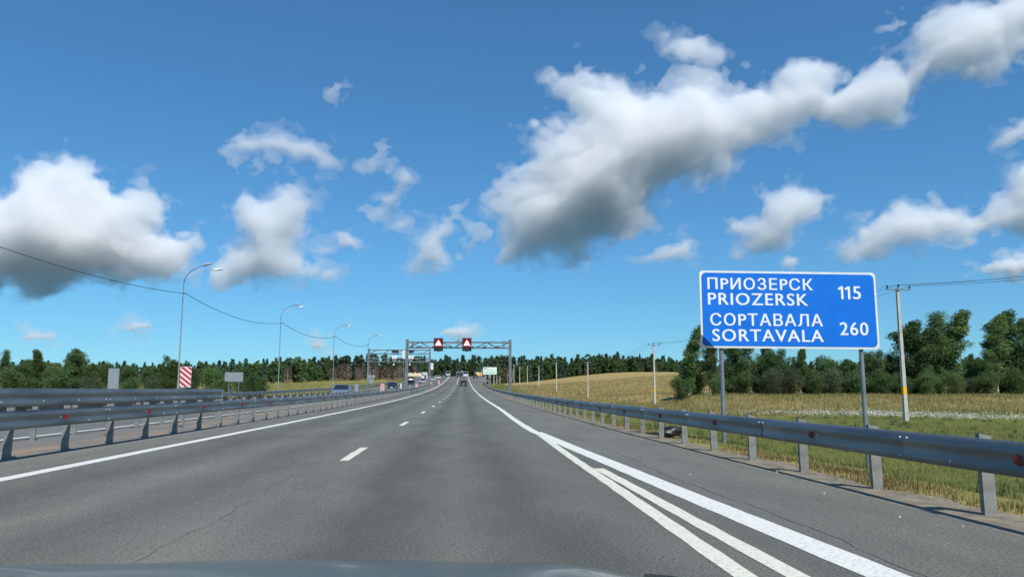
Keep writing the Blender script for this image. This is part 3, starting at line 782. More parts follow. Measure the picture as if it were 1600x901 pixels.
def pine(h, w, seed, nl, ls, dead=True):
    rs = np.random.default_rng(seed)
    tr = MB().tube([(0, 0, 0), (0.1, 0, h * 0.5), (0.0, 0, h * 0.97)], [0.018 * h, 0.014 * h, 0.004 * h], 6)
    cs = [(np.array([rs.normal(0, w * 0.2), rs.normal(0, w * 0.2), h * rs.uniform(0.62, 0.98)]), w * rs.uniform(0.13, 0.26)) for _ in range(12)]
    for c, r in cs: tr.tube([(0.03, 0, c[2] - 0.6), tuple(c)], [0.05, 0.015], 4, False)
    k = rs.integers(0, len(cs), nl); g = rs.normal(size=(nl, 3)); g /= np.linalg.norm(g, axis=1)[:, None]
    P = np.array([c for c, r in cs])[k] + g * (np.array([r for c, r in cs])[k] * rs.uniform(0.3, 1, nl))[:, None] * np.array([1, 1, 0.6])
    P[:, 2] = np.minimum(P[:, 2], h)
    crown = leaf_mesh('crown', P, ls, M['pine'], rs, None, 1.4, 0.5)
    dm = None
    if dead:
        n = nl // 2; az = rs.uniform(0, 6.28, n); rr = w * 0.42 * rs.uniform(0, 1, n) ** 0.7; z = h * rs.uniform(0.08, 0.66, n)
        dm = leaf_mesh('dead_branches', np.stack([np.cos(az) * rr, np.sin(az) * rr, z], 1), ls * 0.45, M['dead'], rs, None, 3.0, 0.1)
    return tr.mesh('trunk', M['pinebark'], R(60)), crown, dm
def plant(name, meshes, label, cat, x, y, s=1.0, rz=None, group=None, z=None, sx=1.0):
    root = thing(name, label, cat, (x, y, (float(GZ(x, y)) if z is None else z) - 0.08), random.uniform(0, 6.28) if rz is None else rz, group)
    root.scale = (s * sx, s * sx, s)
    for m in meshes:
        if m is not None:
            o = put(m.name.split('.')[0], m, root)
            if m.name.startswith('dead'): o['kind'] = 'stuff'
    return root
# prototypes (height 10 m unless said)
PB = [broadleaf(10, 4.6, 21, M['leaf_birch'], M['birch'], 15000, 0.085, 0.18, 0.12, 1.5, 1, 0.25, 0.45, 0.8), broadleaf(10, 4.0, 22, M['leaf_birch'], M['birch'], 14000, 0.085, 0.14, 0.16, 1.5, 1, 0.25, 0.5, 0.8), broadleaf(10, 5.2, 23, M['leaf_birch'], M['birch'], 17000, 0.085, 0.08, 0.14, 1.5, 3, 0.25, 0.45, 0.75)]
PA = [broadleaf(10, 6.2, 31, M['leaf_alder'], M['bark'], 19000, 0.098, 0.05, 0.08, 1.4, 4, 0.36, 0.3, 0.9), broadleaf(10, 5.4, 32, M['leaf_alder'], M['bark'], 19000, 0.098, 0.04, 0.14, 1.4, 3, 0.34, 0.35, 0.85), broadleaf(10, 7.2, 33, M['leaf_alder'], M['bark'], 19000, 0.105, 0.05, 0.04, 1.35, 4, 0.42, 0.2, 0.95)]
PW = [broadleaf(5, 5.6, 41, M['leaf_willow'], M['bark'], 8000, 0.08, 0.03, 0.05, 1.3, 4, 0.5, 0.2, 0.9), broadleaf(5, 5.0, 42, M['leaf_alder'], M['bark'], 8000, 0.085, 0.03, 0.0, 1.3, 4, 0.5, 0.2, 0.9)]
PL = [broadleaf(8, 4.8, 51, M['leaf_light'], M['bark'], 9000, 0.09, 0.04, 0.06, 1.3, 3, 0.22, 0.4, 0.85)]
FB = [broadleaf(10, 5.5, 61 + i, M['leaf_alder'] if i % 2 else M['leaf_birch'], M['bark'], 2600, 0.27, 0.02, 0.05, 1.05, 2, 0.38, 0.3, 0.85) for i in range(3)]
FS = [spruce(11, 4.4, 71, 2200, 0.30), spruce(11, 3.8, 72, 2000, 0.30), spruce(11, 5.0, 73, 2400, 0.30)]
MS = [spruce(11, 5.2, 171 + i, 800, 0.52) for i in range(3)]
MF = [broadleaf(10, 6.0, 161 + i, M['leaf_alder'], M['bark'], 750, 0.6, 0.02, 0.03, 1.0, 2, 0.5) for i in range(3)]
FP = [pine(11, 4.2, 81, 1200, 0.28), pine(11, 3.6, 82, 1000, 0.28), pine(11, 4.6, 83, 1300, 0.28)]

gB = 'trees and bushes of the clump right of the field'
def by_px(px, y, pbase=None):
    return at(px, 600, y).x
# clump behind the blue sign: px, depth, top px, proto, label
clump = [(1076, 118, 508, PB[1], 'leftmost tall thin birch of the clump left of the blue sign', 1.0), (1108, 120, 522, PB[0], 'birch just right of the leftmost birch, by the left sign post', 0.9),
 (1150, 121, 530, PA[1], 'dark alder directly behind the left post of the blue sign', 1.0), (1185, 123, 530, PB[2], 'birch rising behind the blue sign left of centre', 1.0), (1212, 119, 545, PA[0], 'broad dark alder under the left half of the blue sign', 0.9),
 (1250, 122, 544, PB[0], 'pointed birch showing just under the middle of the blue sign', 0.9), (1285, 120, 556, PA[2], 'low broad alder under the right half of the blue sign', 0.9), (1322, 122, 560, PA[1], 'low alder left of the right sign post', 1.0),
 (1362, 118, 547, PA[0], 'dense alder right of the right sign post', 0.9), (1392, 120, 552, PA[2], 'dense alder just left of the nearest utility pole', 0.75), (1430, 117, 500, PA[1], 'tall wind-bent alder right of the nearest utility pole', 1.2),
 (1458, 119, 483, PB[2], 'tallest wind-bent birch in the right hand group', 1.0), (1484, 118, 484, PB[1], 'wind-bent birch at the right of the tallest one', 1.15), (1448, 121, 520, PA[0], 'dark alder between the two tall wind-bent birches', 0.8),
 (1518, 128, 552, PA[1], 'low alder in the gap between the right hand groups', 0.8), (1556, 116, 492, PB[0], 'tall birch at the left of the far right group', 1.0), (1580, 117, 484, PA[1], 'tall alder at the right edge of the picture', 1.0), (1604, 116, 500, PB[2], 'birch cut by the right edge of the picture', 1.0), (1630, 117, 500, PA[2], 'alder mostly outside the right edge', 1.0), (1540, 115, 560, PA[2], 'low alder at the foot of the far right group', 0.7)]
for i, (px, y, pt, pr, lab, sx) in enumerate(clump):
    x = by_px(px, y); z = float(GZ(x, y)); h = at(px, pt, y).z - z
    plant('birch_tree' if pr in PB else 'alder_tree', pr, lab, 'tree', x, y, h / 10, random.choice((0.0, 0.35, -0.4)), gB, None, sx * 1.15)
bushes = [(1062, 114, 588, PW[1], 'dark bush at the foot of the leftmost birch'), (1120, 115, 585, PW[1], 'dark bush at the foot of the left sign post'), (1165, 116, 580, PW[1], 'bush left of the pale willow under the sign'), (1200, 114, 578, PW[0], 'pale grey-green willow bush under the sign'), (1235, 115, 572, PW[0], 'larger pale willow bush under the middle of the sign'),
 (1268, 114, 582, PW[1], 'dark bush right of the pale willows'), (1300, 115, 575, PW[0], 'rounded pale willow bush left of the right sign post'), (1335, 114, 580, PW[1], 'bush by the right sign post'), (1375, 114, 578, PW[1], 'bush right of the right sign post'), (1408, 114, 582, PW[1], 'bush at the nearest utility pole'), (1446, 113, 578, PW[1], 'bush under the tall wind-bent birches'), (1490, 113, 580, PW[1], 'bush at the right foot of the wind-bent birches'), (1508, 116, 590, PW[0], 'pale low bush in the gap of the clump'), (1548, 112, 580, PW[1], 'bush under the far right group'), (1590, 112, 575, PW[1], 'bush at the right edge of the picture'), (1092, 122, 572, PW[1], 'taller bush between the two left birches'), (1140, 122, 568, PW[1], 'tall bush behind the left sign post'), (1180, 124, 566, PW[1], 'tall dark bush behind the pale willows'), (1222, 125, 566, PW[1], 'tall dark bush behind the larger pale willow'), (1258, 124, 568, PW[1], 'tall dark bush right of the larger pale willow'), (1318, 124, 566, PW[1], 'tall dark bush left of the right sign post'), (1350, 124, 566, PW[1], 'tall dark bush behind the right sign post'), (1425, 124, 566, PW[1], 'tall dark bush right of the nearest utility pole'), (1470, 122, 566, PW[1], 'tall dark bush between the wind-bent birches'), (1525, 122, 572, PW[1], 'tall bush in the gap of the clump'), (1566, 122, 566, PW[1], 'tall bush in the far right group')]
for px, y, pt, pr, lab in bushes:
    x = by_px(px, y); h = at(px, pt, y).z - float(GZ(x, y))
    plant('bush', pr, lab, 'bush', x, y, h / 5, None, gB, None, 1.1)
# left hand trees
gL = 'trees beyond the oncoming lanes at the left'
left = [(-30, 120, 545, PA[0], 'leafy tree at the left edge of the picture', 1.0), (12, 124, 545, PB[2], 'wind-ruffled birch just inside the left edge', 0.8), (38, 132, 562, PA[2], 'low dark alder between the left edge and the pointed birch', 1.0), (60, 122, 546, PB[1], 'pointed birch with a feathery top at the left', 1.2), (84, 130, 565, PA[0], 'dark alder right of the pointed birch', 0.9), (112, 118, 544, PA[1], 'broad dark tree left of the grey marker back', 1.35), (140, 122, 564, PL[0], 'lighter green tree touching the grey marker back', 1.0), (165, 134, 566, PA[2], 'alder behind the grey marker back', 0.9), (200, 136, 570, PA[0], 'alder right of the grey marker back', 1.0), (232, 132, 572, PA[1], 'alder left of the light green conical tree', 1.1), (20, 112, 575, PW[1], 'dark undergrowth bush at the left', 1.2), (90, 112, 580, PW[1], 'dark undergrowth bush under the broad tree', 1.2), (150, 112, 588, PW[0], 'pale willow bush under the lighter tree', 1.2), (210, 118, 590, PW[1], 'low dark bush beside the grassy gap', 1.2), (270, 96, 556, PL[0], 'light green conical tree left of the nearest street lamp', 1.0), (250, 96, 586, PW[0], 'pale bush at the foot of the light green conical tree', 1.0), (300, 104, 575, PA[2], 'tree behind the red and white striped plate', 0.8), (335, 112, 577, PW[1], 'round dark bush left of the two-post sign back', 1.4), (398, 92, 583, PW[1], 'round dark green bush right of the two-post sign back', 1.05), (382, 96, 588, PW[0], 'pale low bush touching the two-post sign back', 0.9)]
for px, y, pt, pr, lab, sx in left:
    x = by_px(px, y); h = at(px, pt, y).z - float(GZ(x, y))
    hp = 5 if pr in PW else 8 if pr in PL else 10
    plant('bush' if pr in PW else 'leafy_tree', pr, lab, 'bush' if pr in PW else 'tree', x, y, h / hp, None, gL, None, sx)
# far woods: the front trees one by one
rw = random.Random(5)
WOOD_N = {}
def wood(pxs, yf, topf, kinds, label, group, near, jitter=18):
    for px in pxs:
        y = yf(px) + rw.uniform(0, jitter); x = by_px(px, y); z = float(GZ(x, y))
        h = (at(px, topf(px) + rw.uniform(-3, 9), y).z - z)
        k = rw.choices(range(3), kinds)[0]
        pr = (FS, FP, FB)[k][rw.randrange(3)]
        if k == 2: h *= rw.uniform(0.6, 0.98)
        nm, cat = (('spruce_tree', 'spruce'), ('pine_tree', 'pine'), ('leafy_tree', 'tree'))[k]
        s = h / (10 if k == 2 else 11)
        lm = min(near, key=lambda q: abs(q[0] - px))[1]
        key = (label[k], lm); WOOD_N[key] = WOOD_N.get(key, 0) + 1; c = WOOD_N[key]
        lab = label[k] + ' ' + lm + ', ' + ('leftmost' if c == 1 else ('second', 'third', 'fourth', 'fifth', 'sixth', 'seventh', 'eighth', 'ninth')[c - 2] + ' from left')
        plant(nm, pr, lab, cat, x, y, s, None, group, None, rw.uniform(0.85, 1.15) * (1.25 if s < 0.8 else 1.0))
LW = lambda px: 150 + (px + 20) * 0.27
LT = lambda px: np.interp(px, [0, 150, 250, 330, 400, 450, 520, 600, 680], [563, 566, 566, 565, 562, 559, 557, 555, 560])
wood([p + rw.uniform(-3, 3) for p in range(-10, 515, 10)], LW, LT, (3, 1, 7), ('left wood spruce', 'left wood pine', 'left wood leafy tree'), 'front trees of the left wood', [(-10, 'by the left edge'), (40, 'behind the pointed birch'), (90, 'behind the broad tree'), (140, 'left of the grey marker back'), (185, 'right of the grey marker back'), (230, 'left of the conical tree'), (285, 'behind the striped marker plate'), (330, 'right of the striped marker plate'), (370, 'behind the two-post sign back'), (410, 'behind the round bush'), (450, 'behind the second street lamp'), (495, 'between the second and third street lamps')], 30)
wood([p + rw.uniform(-3, 3) for p in np.arange(505, 655, 5.0)], lambda p: 322, LT, (0, 1, 0), ('', 'brown wood pine', ''), 'bare-trunked pines of the brown wood', [(510, 'left of the third street lamp'), (535, 'right of the third street lamp'), (560, 'left of the camera gantry'), (590, 'under the left part of the camera gantry'), (615, 'left of the big gantry post'), (645, 'right of the big gantry post')], 20)
wood([p + rw.uniform(-3, 3) for p in np.arange(640, 860, 6)], lambda p: 470, lambda p: np.interp(p, [640, 720, 800, 860], [561, 561, 559, 557]), (4, 2, 5), ('far wood spruce', 'far wood pine', 'far wood leafy tree'), 'front trees of the wood at the end of the road', [(655, 'under the camera gantry'), (685, 'under the left warning sign'), (708, 'between the warning signs'), (730, 'under the right warning sign'), (765, 'behind the white billboard'), (795, 'behind the right gantry post'), (830, 'behind the sixth utility pole')], 40)
RT = lambda p: np.interp(p, [840, 900, 960, 1020, 1060, 1200, 1600], [558, 556, 553, 556, 560, 562, 560])
wood([p + rw.uniform(-3, 3) for p in np.arange(845, 1075, 6)], lambda p: 455, RT, (3, 1, 8), ('field edge spruce', 'field edge pine', 'field edge leafy tree'), 'front trees of the wood behind the hay field', [(855, 'near the fifth utility pole'), (880, 'near the fourth utility pole'), (905, 'left of the third utility pole'), (935, 'right of the third utility pole'), (965, 'at the middle of the field edge'), (1005, 'left of the second utility pole'), (1045, 'right of the second utility pole')], 40)
# the depth of the woods behind them: one mass
def mass(name, label, spots, material):
    vs = []; tn = []; off = 0
    for pr, x, y, s, sx in spots:
        me = pr[1]; n = len(me.vertices)
        co = np.empty(n * 3, np.float32); me.vertices.foreach_get('co', co); co = co.reshape(-1, 3)
        t = np.empty(len(me.polygons), np.float32); me.attributes['tone'].data.foreach_get('value', t)
        a = rw.uniform(0, 6.28); ca, sa = math.cos(a), math.sin(a)
        q = co[:, :2] @ np.array([[ca, sa], [-sa, ca]]) * s * sx
        vs.append(np.concatenate([q + [x, y], (co[:, 2:] * s + float(GZ(x, y)))], 1)); tn.append(np.clip(t + rw.uniform(-0.3, 0.2), 0, 1))
    v = np.concatenate(vs); t = np.concatenate(tn); n = len(t)
    me = bpy.data.meshes.new(name)
    me.vertices.add(4 * n); me.vertices.foreach_set('co', v.astype(np.float32).ravel())
    me.loops.add(4 * n); me.loops.foreach_set('vertex_index', np.arange(4 * n, dtype=np.int32))
    me.polygons.add(n); me.polygons.foreach_set('loop_start', np.arange(0, 4 * n, 4, dtype=np.int32)); me.polygons.foreach_set('loop_total', np.full(n, 4, np.int32))
    me.update(calc_edges=True)
    a_ = me.attributes.new('tone', 'FLOAT', 'FACE'); a_.data.foreach_set('value', t)
    me.materials.append(material)
    return tag(put(name, me), label, 'woodland', None, 'stuff')
def spots(pxs, yf, topf, protos, k=1.0):
    out = []
    for px in pxs:
        y = yf(px) + rw.uniform(12, 60); x = by_px(px, y)
        h = at(px, topf(px) + rw.uniform(-4, 5), y).z - float(GZ(x, y)); pr = rw.choice(protos); h *= k
        out.append((pr, x, y, h / (11 if pr in MS else 10), rw.uniform(0.8, 1.5)))
    return out
LL = lambda p: LW(min(p, 660)) + 20
mass('far_woodland', 'dark spruce tops of the wood behind the left field', spots([p + rw.uniform(-4, 4) for p in range(-20, 660, 8)], LL, lambda p: LT(p) + 1, MS), M['needle'])
mass('far_woodland', 'leafy underwood filling the wood behind the left field', spots([p + rw.uniform(-4, 4) for p in range(-20, 500, 7)], LL, lambda p: LT(p) + 4, MF, 0.93), M['leaf_alder'])
far_px = [p + rw.uniform(-4, 4) for p in np.arange(640, 1090, 5)] + [p + rw.uniform(-4, 4) for p in range(1090, 1620, 10)]
mass('far_woodland', 'dark spruce tops of the wood behind the crest and the hay field', spots(far_px, lambda p: 480, lambda p: min(RT(p), 561), MS), M['needle'])
mass('far_woodland', 'leafy underwood of the wood behind the crest and the hay field', spots(far_px, lambda p: 462, lambda p: min(RT(p), 561) + 4, MF, 0.93), M['leaf_alder'])
mass('far_woodland', 'brown dead underwood between the bare pine trunks', spots([p + rw.uniform(-3, 3) for p in range(510, 650, 9)], lambda p: 335, lambda p: LT(p) + 8, MF, 0.7), M['dead'])

# ------------------------------------------------------------------ cars
def car_paint(name, c): return mat(name, c, 0.28, 0.25, coat=0.8)
def car(label, x, y, rz, paint, kind='sedan', s=1.0, group='cars on the highway', z=None):
    P = {'sedan': (4.4, 1.76, 0.60, 0.92, 1.44, [(-2.2, .55, .80), (-2.05, .5, .96), (-1.0, .5, 1.0), (0.9, .5, .98), (1.9, .5, .84), (2.2, .55, .66)], [(-1.75, 1.0), (-1.05, 1.40), (0.1, 1.44), (1.15, 0.98)]),
         'suv': (4.5, 1.86, 0.68, 1.08, 1.72, [(-2.25, .55, 1.0), (-2.15, .5, 1.1), (-1.0, .5, 1.12), (0.9, .5, 1.10), (1.95, .5, 1.0), (2.25, .6, .78)], [(-2.12, 1.1), (-1.85, 1.68), (0.2, 1.72), (1.1, 1.10)]),
         'van': (5.2, 2.0, 0.7, 1.2, 2.35, [(-2.6, .5, 1.2), (-2.55, .5, 1.3), (-1.0, .5, 1.3), (1.2, .5, 1.3), (2.2, .5, 1.1), (2.6, .55, .85)], [(-2.55, 1.3), (-2.5, 2.3), (1.0, 2.35), (1.75, 1.3)])}[kind]
    Ln, W, zb, zw, zt, low, up = P
    root = thing('car', label, 'car', (x, y, (float(ZR(y)) if z is None else z) + 0.005), rz, group)
    root.scale = (s, s, s)
    def ring(yc, zlo, zhi, w, tum=0.0):
        hw = w / 2; r = 0.10
        pts = [(-hw + r, zlo), (hw - r, zlo), (hw, zlo + r), (hw, (zlo + zhi) / 2), (hw - 0.02 - tum, zhi - r), (hw - r - 0.03 - tum, zhi), (-hw + r + 0.03 + tum, zhi), (-hw + 0.02 + tum, zhi - r), (-hw, (zlo + zhi) / 2), (-hw, zlo + r)]
        return [(px, yc, pz) for px, pz in pts]
    b = MB(); rings = []
    for k, (yc, zl, zh) in enumerate(low):
        e = 0.90 if k in (0, len(low) - 1) else 1.0
        rings.append(ring(yc, zl - 0.27, zh, W * e))
    b.loft(rings)
    body = b.build('body', paint, root, smooth=R(35))
    g = MB(); rings = []
    (y0, z0), (y1, z1), (y2_, z2), (y3, z3) = up
    wr, wb = W * 0.80, W * 0.93
    def rect(yc, z, w): return [(-w / 2, yc, z), (w / 2, yc, z)]
    A0, A1, A2, A3 = rect(y0, z0 - 0.02, wb), rect(y1, z1, wr), rect(y2_, z2, wr), rect(y3, z3 - 0.02, wb)
    v = A0 + A1 + A2 + A3
    g.add(v, [(0, 1, 3, 2), (2, 3, 5, 4), (4, 5, 7, 6), (0, 2, 4, 6), (1, 7, 5, 3), (0, 6, 7, 1)])
    cabin = g.build('cabin', M['glass'], root)
    rf = MB(); e = 0.03
    rf.loft([[(-wr / 2 - 0.01, y1 - 0.03, z1 - 0.02), (wr / 2 + 0.01, y1 - 0.03, z1 - 0.02), (wr / 2 - 0.08, y1 + 0.02, z1 + 0.03), (-wr / 2 + 0.08, y1 + 0.02, z1 + 0.03)], [(-wr / 2 - 0.01, y2_ + 0.05, z2 - 0.02), (wr / 2 + 0.01, y2_ + 0.05, z2 - 0.02), (wr / 2 - 0.08, y2_ - 0.03, z2 + 0.03), (-wr / 2 + 0.08, y2_ - 0.03, z2 + 0.03)]])
    rf.build('roof', paint, root, smooth=R(35))
    for sx in (-1, 1):
        for (a, bq) in (((y0, z0), (y1, z1)), ((y2_, z2), (y3, z3))):
            MB().tube([(sx * wb / 2, a[0], a[1]) if a[1] < bq[1] else (sx * wr / 2, a[0], a[1]), (sx * wr / 2, bq[0], bq[1]) if bq[1] > a[1] else (sx * wb / 2, bq[0], bq[1])], 0.045, 5).build('pillar', paint, root)
        MB().tube([(sx * (wr + wb) / 4, -0.25, (zt + zw) / 2 - 0.25 + 0.02), (sx * wr / 2, -0.30, z2)], 0.04, 5).build('pillar', paint, root)
        MB().box((sx * (W / 2 + 0.09), y3 - 0.35, z3 + 0.06), (0.18, 0.12, 0.14)).build('mirror', paint, root)
        for yw_ in (-Ln * 0.30, Ln * 0.31):
            R0 = 0.33 if kind == 'sedan' else 0.37
            t = MB().lathe([(R0 * 0.6, -0.1), (R0 * 0.95, -0.11), (R0, -0.07), (R0, 0.07), (R0 * 0.95, 0.11), (R0 * 0.6, 0.1)], 18, (sx * (W / 2 - 0.11), yw_, R0), 'X').build('wheel', M['tyre'], root, smooth=R(40))
            MB().lathe([(R0 * 0.62, 0.0), (R0 * 0.55, sx * 0.12), (0.05, sx * 0.10)], 12, (sx * (W / 2 - 0.11), yw_, R0), 'X').build('rim', M['rim'], t)
        MB().box((sx * W * 0.36, Ln / 2 - 0.10, low[-1][2] - 0.06), (W * 0.19, 0.18, 0.13)).build('headlight', M['lamp'], root)
        MB().box((sx * W * 0.38, -Ln / 2 + 0.04, low[0][2] - 0.09), (W * 0.15, 0.12, 0.17)).build('tail_light', M['tail'], root)
    for yy_, q in ((Ln / 2, 1), (-Ln / 2, -1)):
        MB().box((0, yy_ - q * 0.02, 0.46), (W * 0.86, 0.12, 0.16)).build('bumper', M['black'], root)
        MB().box((0, yy_ + q * 0.045, 0.52 if q > 0 else 0.62), (0.52, 0.02, 0.12)).build('licence_plate', M['white'], root)
    MB().box((0, Ln / 2 - 0.02, low[-1][2] - 0.09), (W * 0.42, 0.08, 0.11)).build('grille', M['black'], root)
    MB().box((0, 0, 0.32), (W * 0.8, Ln * 0.8, 0.16)).build('underbody', M['black'], root)
    return root
PT = {k: car_paint(k + '_car_paint', c) for k, c in dict(blue=(0.16, 0.23, 0.30), black=(0.012, 0.013, 0.015), silver=(0.42, 0.44, 0.45), white=(0.74, 0.74, 0.73), dark=(0.03, 0.035, 0.045), red=(0.35, 0.03, 0.03)).items()}
def at_x(px, y): return at(px, 600, y).x
car('grey-blue oncoming car showing above the median rail', at_x(535, 84), 84, math.pi + 0.02, PT['blue'])
car('black oncoming car near the left gantry post', at_x(613, 150), 150, math.pi, PT['black'])
su = car('dark oncoming off-road car with a white roof box by the gantry post', at_x(641.5, 180), 180, math.pi, PT['dark'], 'suv')
MB().loft([[(-.45, -.7, 1.76), (.45, -.7, 1.76), (.38, -.6, 2.08), (-.38, -.6, 2.08)], [(-.42, .8, 1.76), (.42, .8, 1.76), (.30, .6, 2.0), (-.30, .6, 2.0)]]).build('roof_box', M['white'], su)
car('silver oncoming car under the camera gantry', at_x(661, 232), 232, math.pi, PT['silver'], 'suv', 0.95)
car('white oncoming car beyond the camera gantry', at_x(676, 275), 275, math.pi, PT['white'])
car('second white oncoming car, farther on', at_x(684, 305), 305, math.pi, PT['white'], 'suv')
car('small dark oncoming car at the crest', at_x(693, 350), 350, math.pi, PT['dark'])
car('small white oncoming van at the crest', at_x(700, 375), 375, math.pi, PT['white'], 'van')
car('dark car driving ahead in our lane, seen from behind', at_x(724.3, 200), 200, -0.01, PT['black'])
car('white van farther ahead in our lane', at_x(727.5, 340), 340, -0.01, PT['white'], 'van', 1.1)
car('small dark car ahead in the left lane near the crest', at_x(717, 345), 345, -0.01, PT['dark'])
car('dark car on the right hand slip road near the crest', at_x(743, 330), 330, -0.03, PT['dark'], 'suv')

# ------------------------------------------------------------------ far structures near the crest
def board(name, label, cat, px, py, w, h, y, face, legs, parts=()):
    c = at(px, py, y); g = float(GZ(c.x, y))
    root = thing(name, label, cat, (c.x, y, g - 0.1)); zc = c.z - root.location.z
    MB().box((0, 0, zc), (w, 0.3, h)).build('panel', M[face], root)
    for l in legs: MB().box((l * w, 0.3, (zc + h * 0.3) / 2), (0.28, 0.28, zc + h * 0.3)).build('leg', M['concrete'], root)
    for dx, dz, pw, ph, mm in parts: MB().box((dx * w, -0.165, zc + dz * h), (pw * w, 0.03, ph * h)).build('print', M[mm], root)
    return root
M['mint'] = mat('pale_green_print', (0.45, 0.68, 0.52), 0.6)
M['orange'] = mat('orange_print', (0.75, 0.36, 0.10), 0.6)
M['cream'] = mat('cream_panel', (0.75, 0.62, 0.28), 0.6)
M['paleboard'] = mat('pale_billboard', (0.68, 0.76, 0.68), 0.6)
M['greendark'] = mat('dark_green_canopy', (0.025, 0.06, 0.05), 0.6)
board('billboard', 'white billboard with pale green print right of the road', 'billboard', 765.5, 579, 6.0, 3.2, 340, 'paleboard', (-0.3, 0.3), ((0, -0.22, 0.8, 0.25, 'mint'), (-0.32, 0.32, 0.18, 0.12, 'greendark'), (0.02, 0.12, 0.5, 0.14, 'mint')))
board('billboard', 'yellow and orange roadside board left of the white billboard', 'billboard', 748, 584, 2.7, 1.6, 350, 'cream', (0.0,), ((0.28, 0, 0.42, 0.98, 'orange'),))
cb = thing('roadside_cabinet', 'dark roadside cabinet with a white cap near the billboard', 'cabinet', (at_x(765, 230), 230, float(GZ(at_x(765, 230), 230)) - 0.05))
h_ = at(765, 587, 230).z - cb.location.z
MB().box((0, 0, h_ / 2), (0.75, 0.6, h_)).build('housing', M['gantry'], cb); MB().box((0, -0.02, h_ + 0.09), (0.62, 0.62, 0.18)).build('cap', M['white'], cb); MB().box((0, -0.32, h_ * 0.75), (0.4, 0.04, 0.3)).build('window', M['black'], cb)
for i, (px, y) in enumerate(((781, 420), (776, 415), (771.5, 405), (757, 390), (753, 380))):
    pp = thing('fence_post', ('short pale post right of the white billboard', 'short pale post under the right end of the white billboard', 'short slanted pale post under the white billboard', 'pale post between the two billboards', 'pale post beside the orange board')[i], 'post', (at_x(px, y), y, float(GZ(at_x(px, y), y)) - 0.1), group='pale posts near the billboards')
    MB().tube([(0, 0, 0), (0.15 * (i % 2), 0, 4.2 if i < 3 else 6.0)], [0.22, 0.16], 6).build('shaft', M['concrete'], pp); MB().box((0.15 * (i % 2), 0, 4.25 if i < 3 else 6.05), (0.5, 0.5, 0.1)).build('cap', M['concrete'], pp)
# toll-like canopy, far gantry, huts
y4 = 520.0
fc = thing('far_canopy', 'dark green flat canopy over the far end of the oncoming lanes', 'canopy', (at_x(699, y4), y4, float(ZR(y4))))
zc = at(700, 582, y4).z - fc.location.z; w4 = 25 * y4 / FPX
MB().box((0, 0, zc), (w4, 6, 1.1)).build('roof', M['greendark'], fc)
MB().box((0, -3.06, zc + 0.35), (w4 * 0.98, 0.1, 0.25)).build('fascia', M['back'], fc)
for t in (-0.45, -0.15, 0.15, 0.45): MB().box((t * w4, 0, zc / 2 - 0.3), (0.5, 0.5, zc - 0.5)).build('column', M['gantry'], fc)
fg = thing('far_gantry', 'small dark gantry spanning our lanes at the crest', 'gantry', (at_x(718, 440), 440, float(ZR(440))))
zc = at(718, 581, 440).z - fg.location.z
for t in (-2, 2): MB().box((t * 0.95, 0, zc / 2), (0.3, 0.3, zc)).build('post', M['gantry'], fg)
MB().box((0, 0, zc + 0.15), (4.2, 0.4, 0.35)).build('beam', M['back'], fg); MB().box((-0.4, -0.25, zc - 0.75), (2.4, 0.2, 1.4)).build('panel', M['greendark'], fg); MB().box((1.5, -0.25, zc + 0.45), (0.6, 0.3, 0.5)).build('lamp_box', M['white'], fg)
hb = thing('white_hut', 'small white building with a dark door beyond the camera gantry', 'building', (at_x(663, 330), 330, float(ZR(330)) - 0.2))
zc = at(663, 580.5, 330).z - hb.location.z
MB().box((0, 0, zc * 0.46), (2.4, 3, zc * 0.92)).build('wall', M['white'], hb); MB().box((0, 0, zc * 0.92 + 0.12), (2.8, 3.4, 0.22)).build('roof', M['back'], hb); MB().box((0.4, -1.52, zc * 0.3), (0.8, 0.06, zc * 0.5)).build('door', M['greendark'], hb); MB().box((-0.6, -1.52, zc * 0.55), (0.6, 0.06, zc * 0.25)).build('window', M['glass'], hb)
M['heap'] = mat('pale_sand_heap', (0.42, 0.34, 0.24), 0.9, col2=(0.5, 0.45, 0.36), scale=1)
for px, w_, lab in ((641, 2.4, 'pale sand heap right of the left gantry post'), (648, 2.0, 'second pale sand heap beyond the oncoming lanes'), (654, 1.7, 'third small pale heap beyond the oncoming lanes')):
    x = at_x(px, 318); b = MB(); n = 16
    prof = [(w_, 0.0), (w_ * 0.8, 0.5), (w_ * 0.5, 1.1), (w_ * 0.2, 1.5), (0.05, 1.6)]
    b.lathe(prof, n); b.v = [(vx + rw.uniform(-.15, .15), vy + rw.uniform(-.15, .15), vz * rw.uniform(.85, 1.1)) for vx, vy, vz in b.v]
    tag(b.build('sand_heap', M['heap'], None, (x, 318, at(px, 586.5, 318).z - 0.3), R(70)), lab, 'heap', 'pale heaps beyond the oncoming lanes')

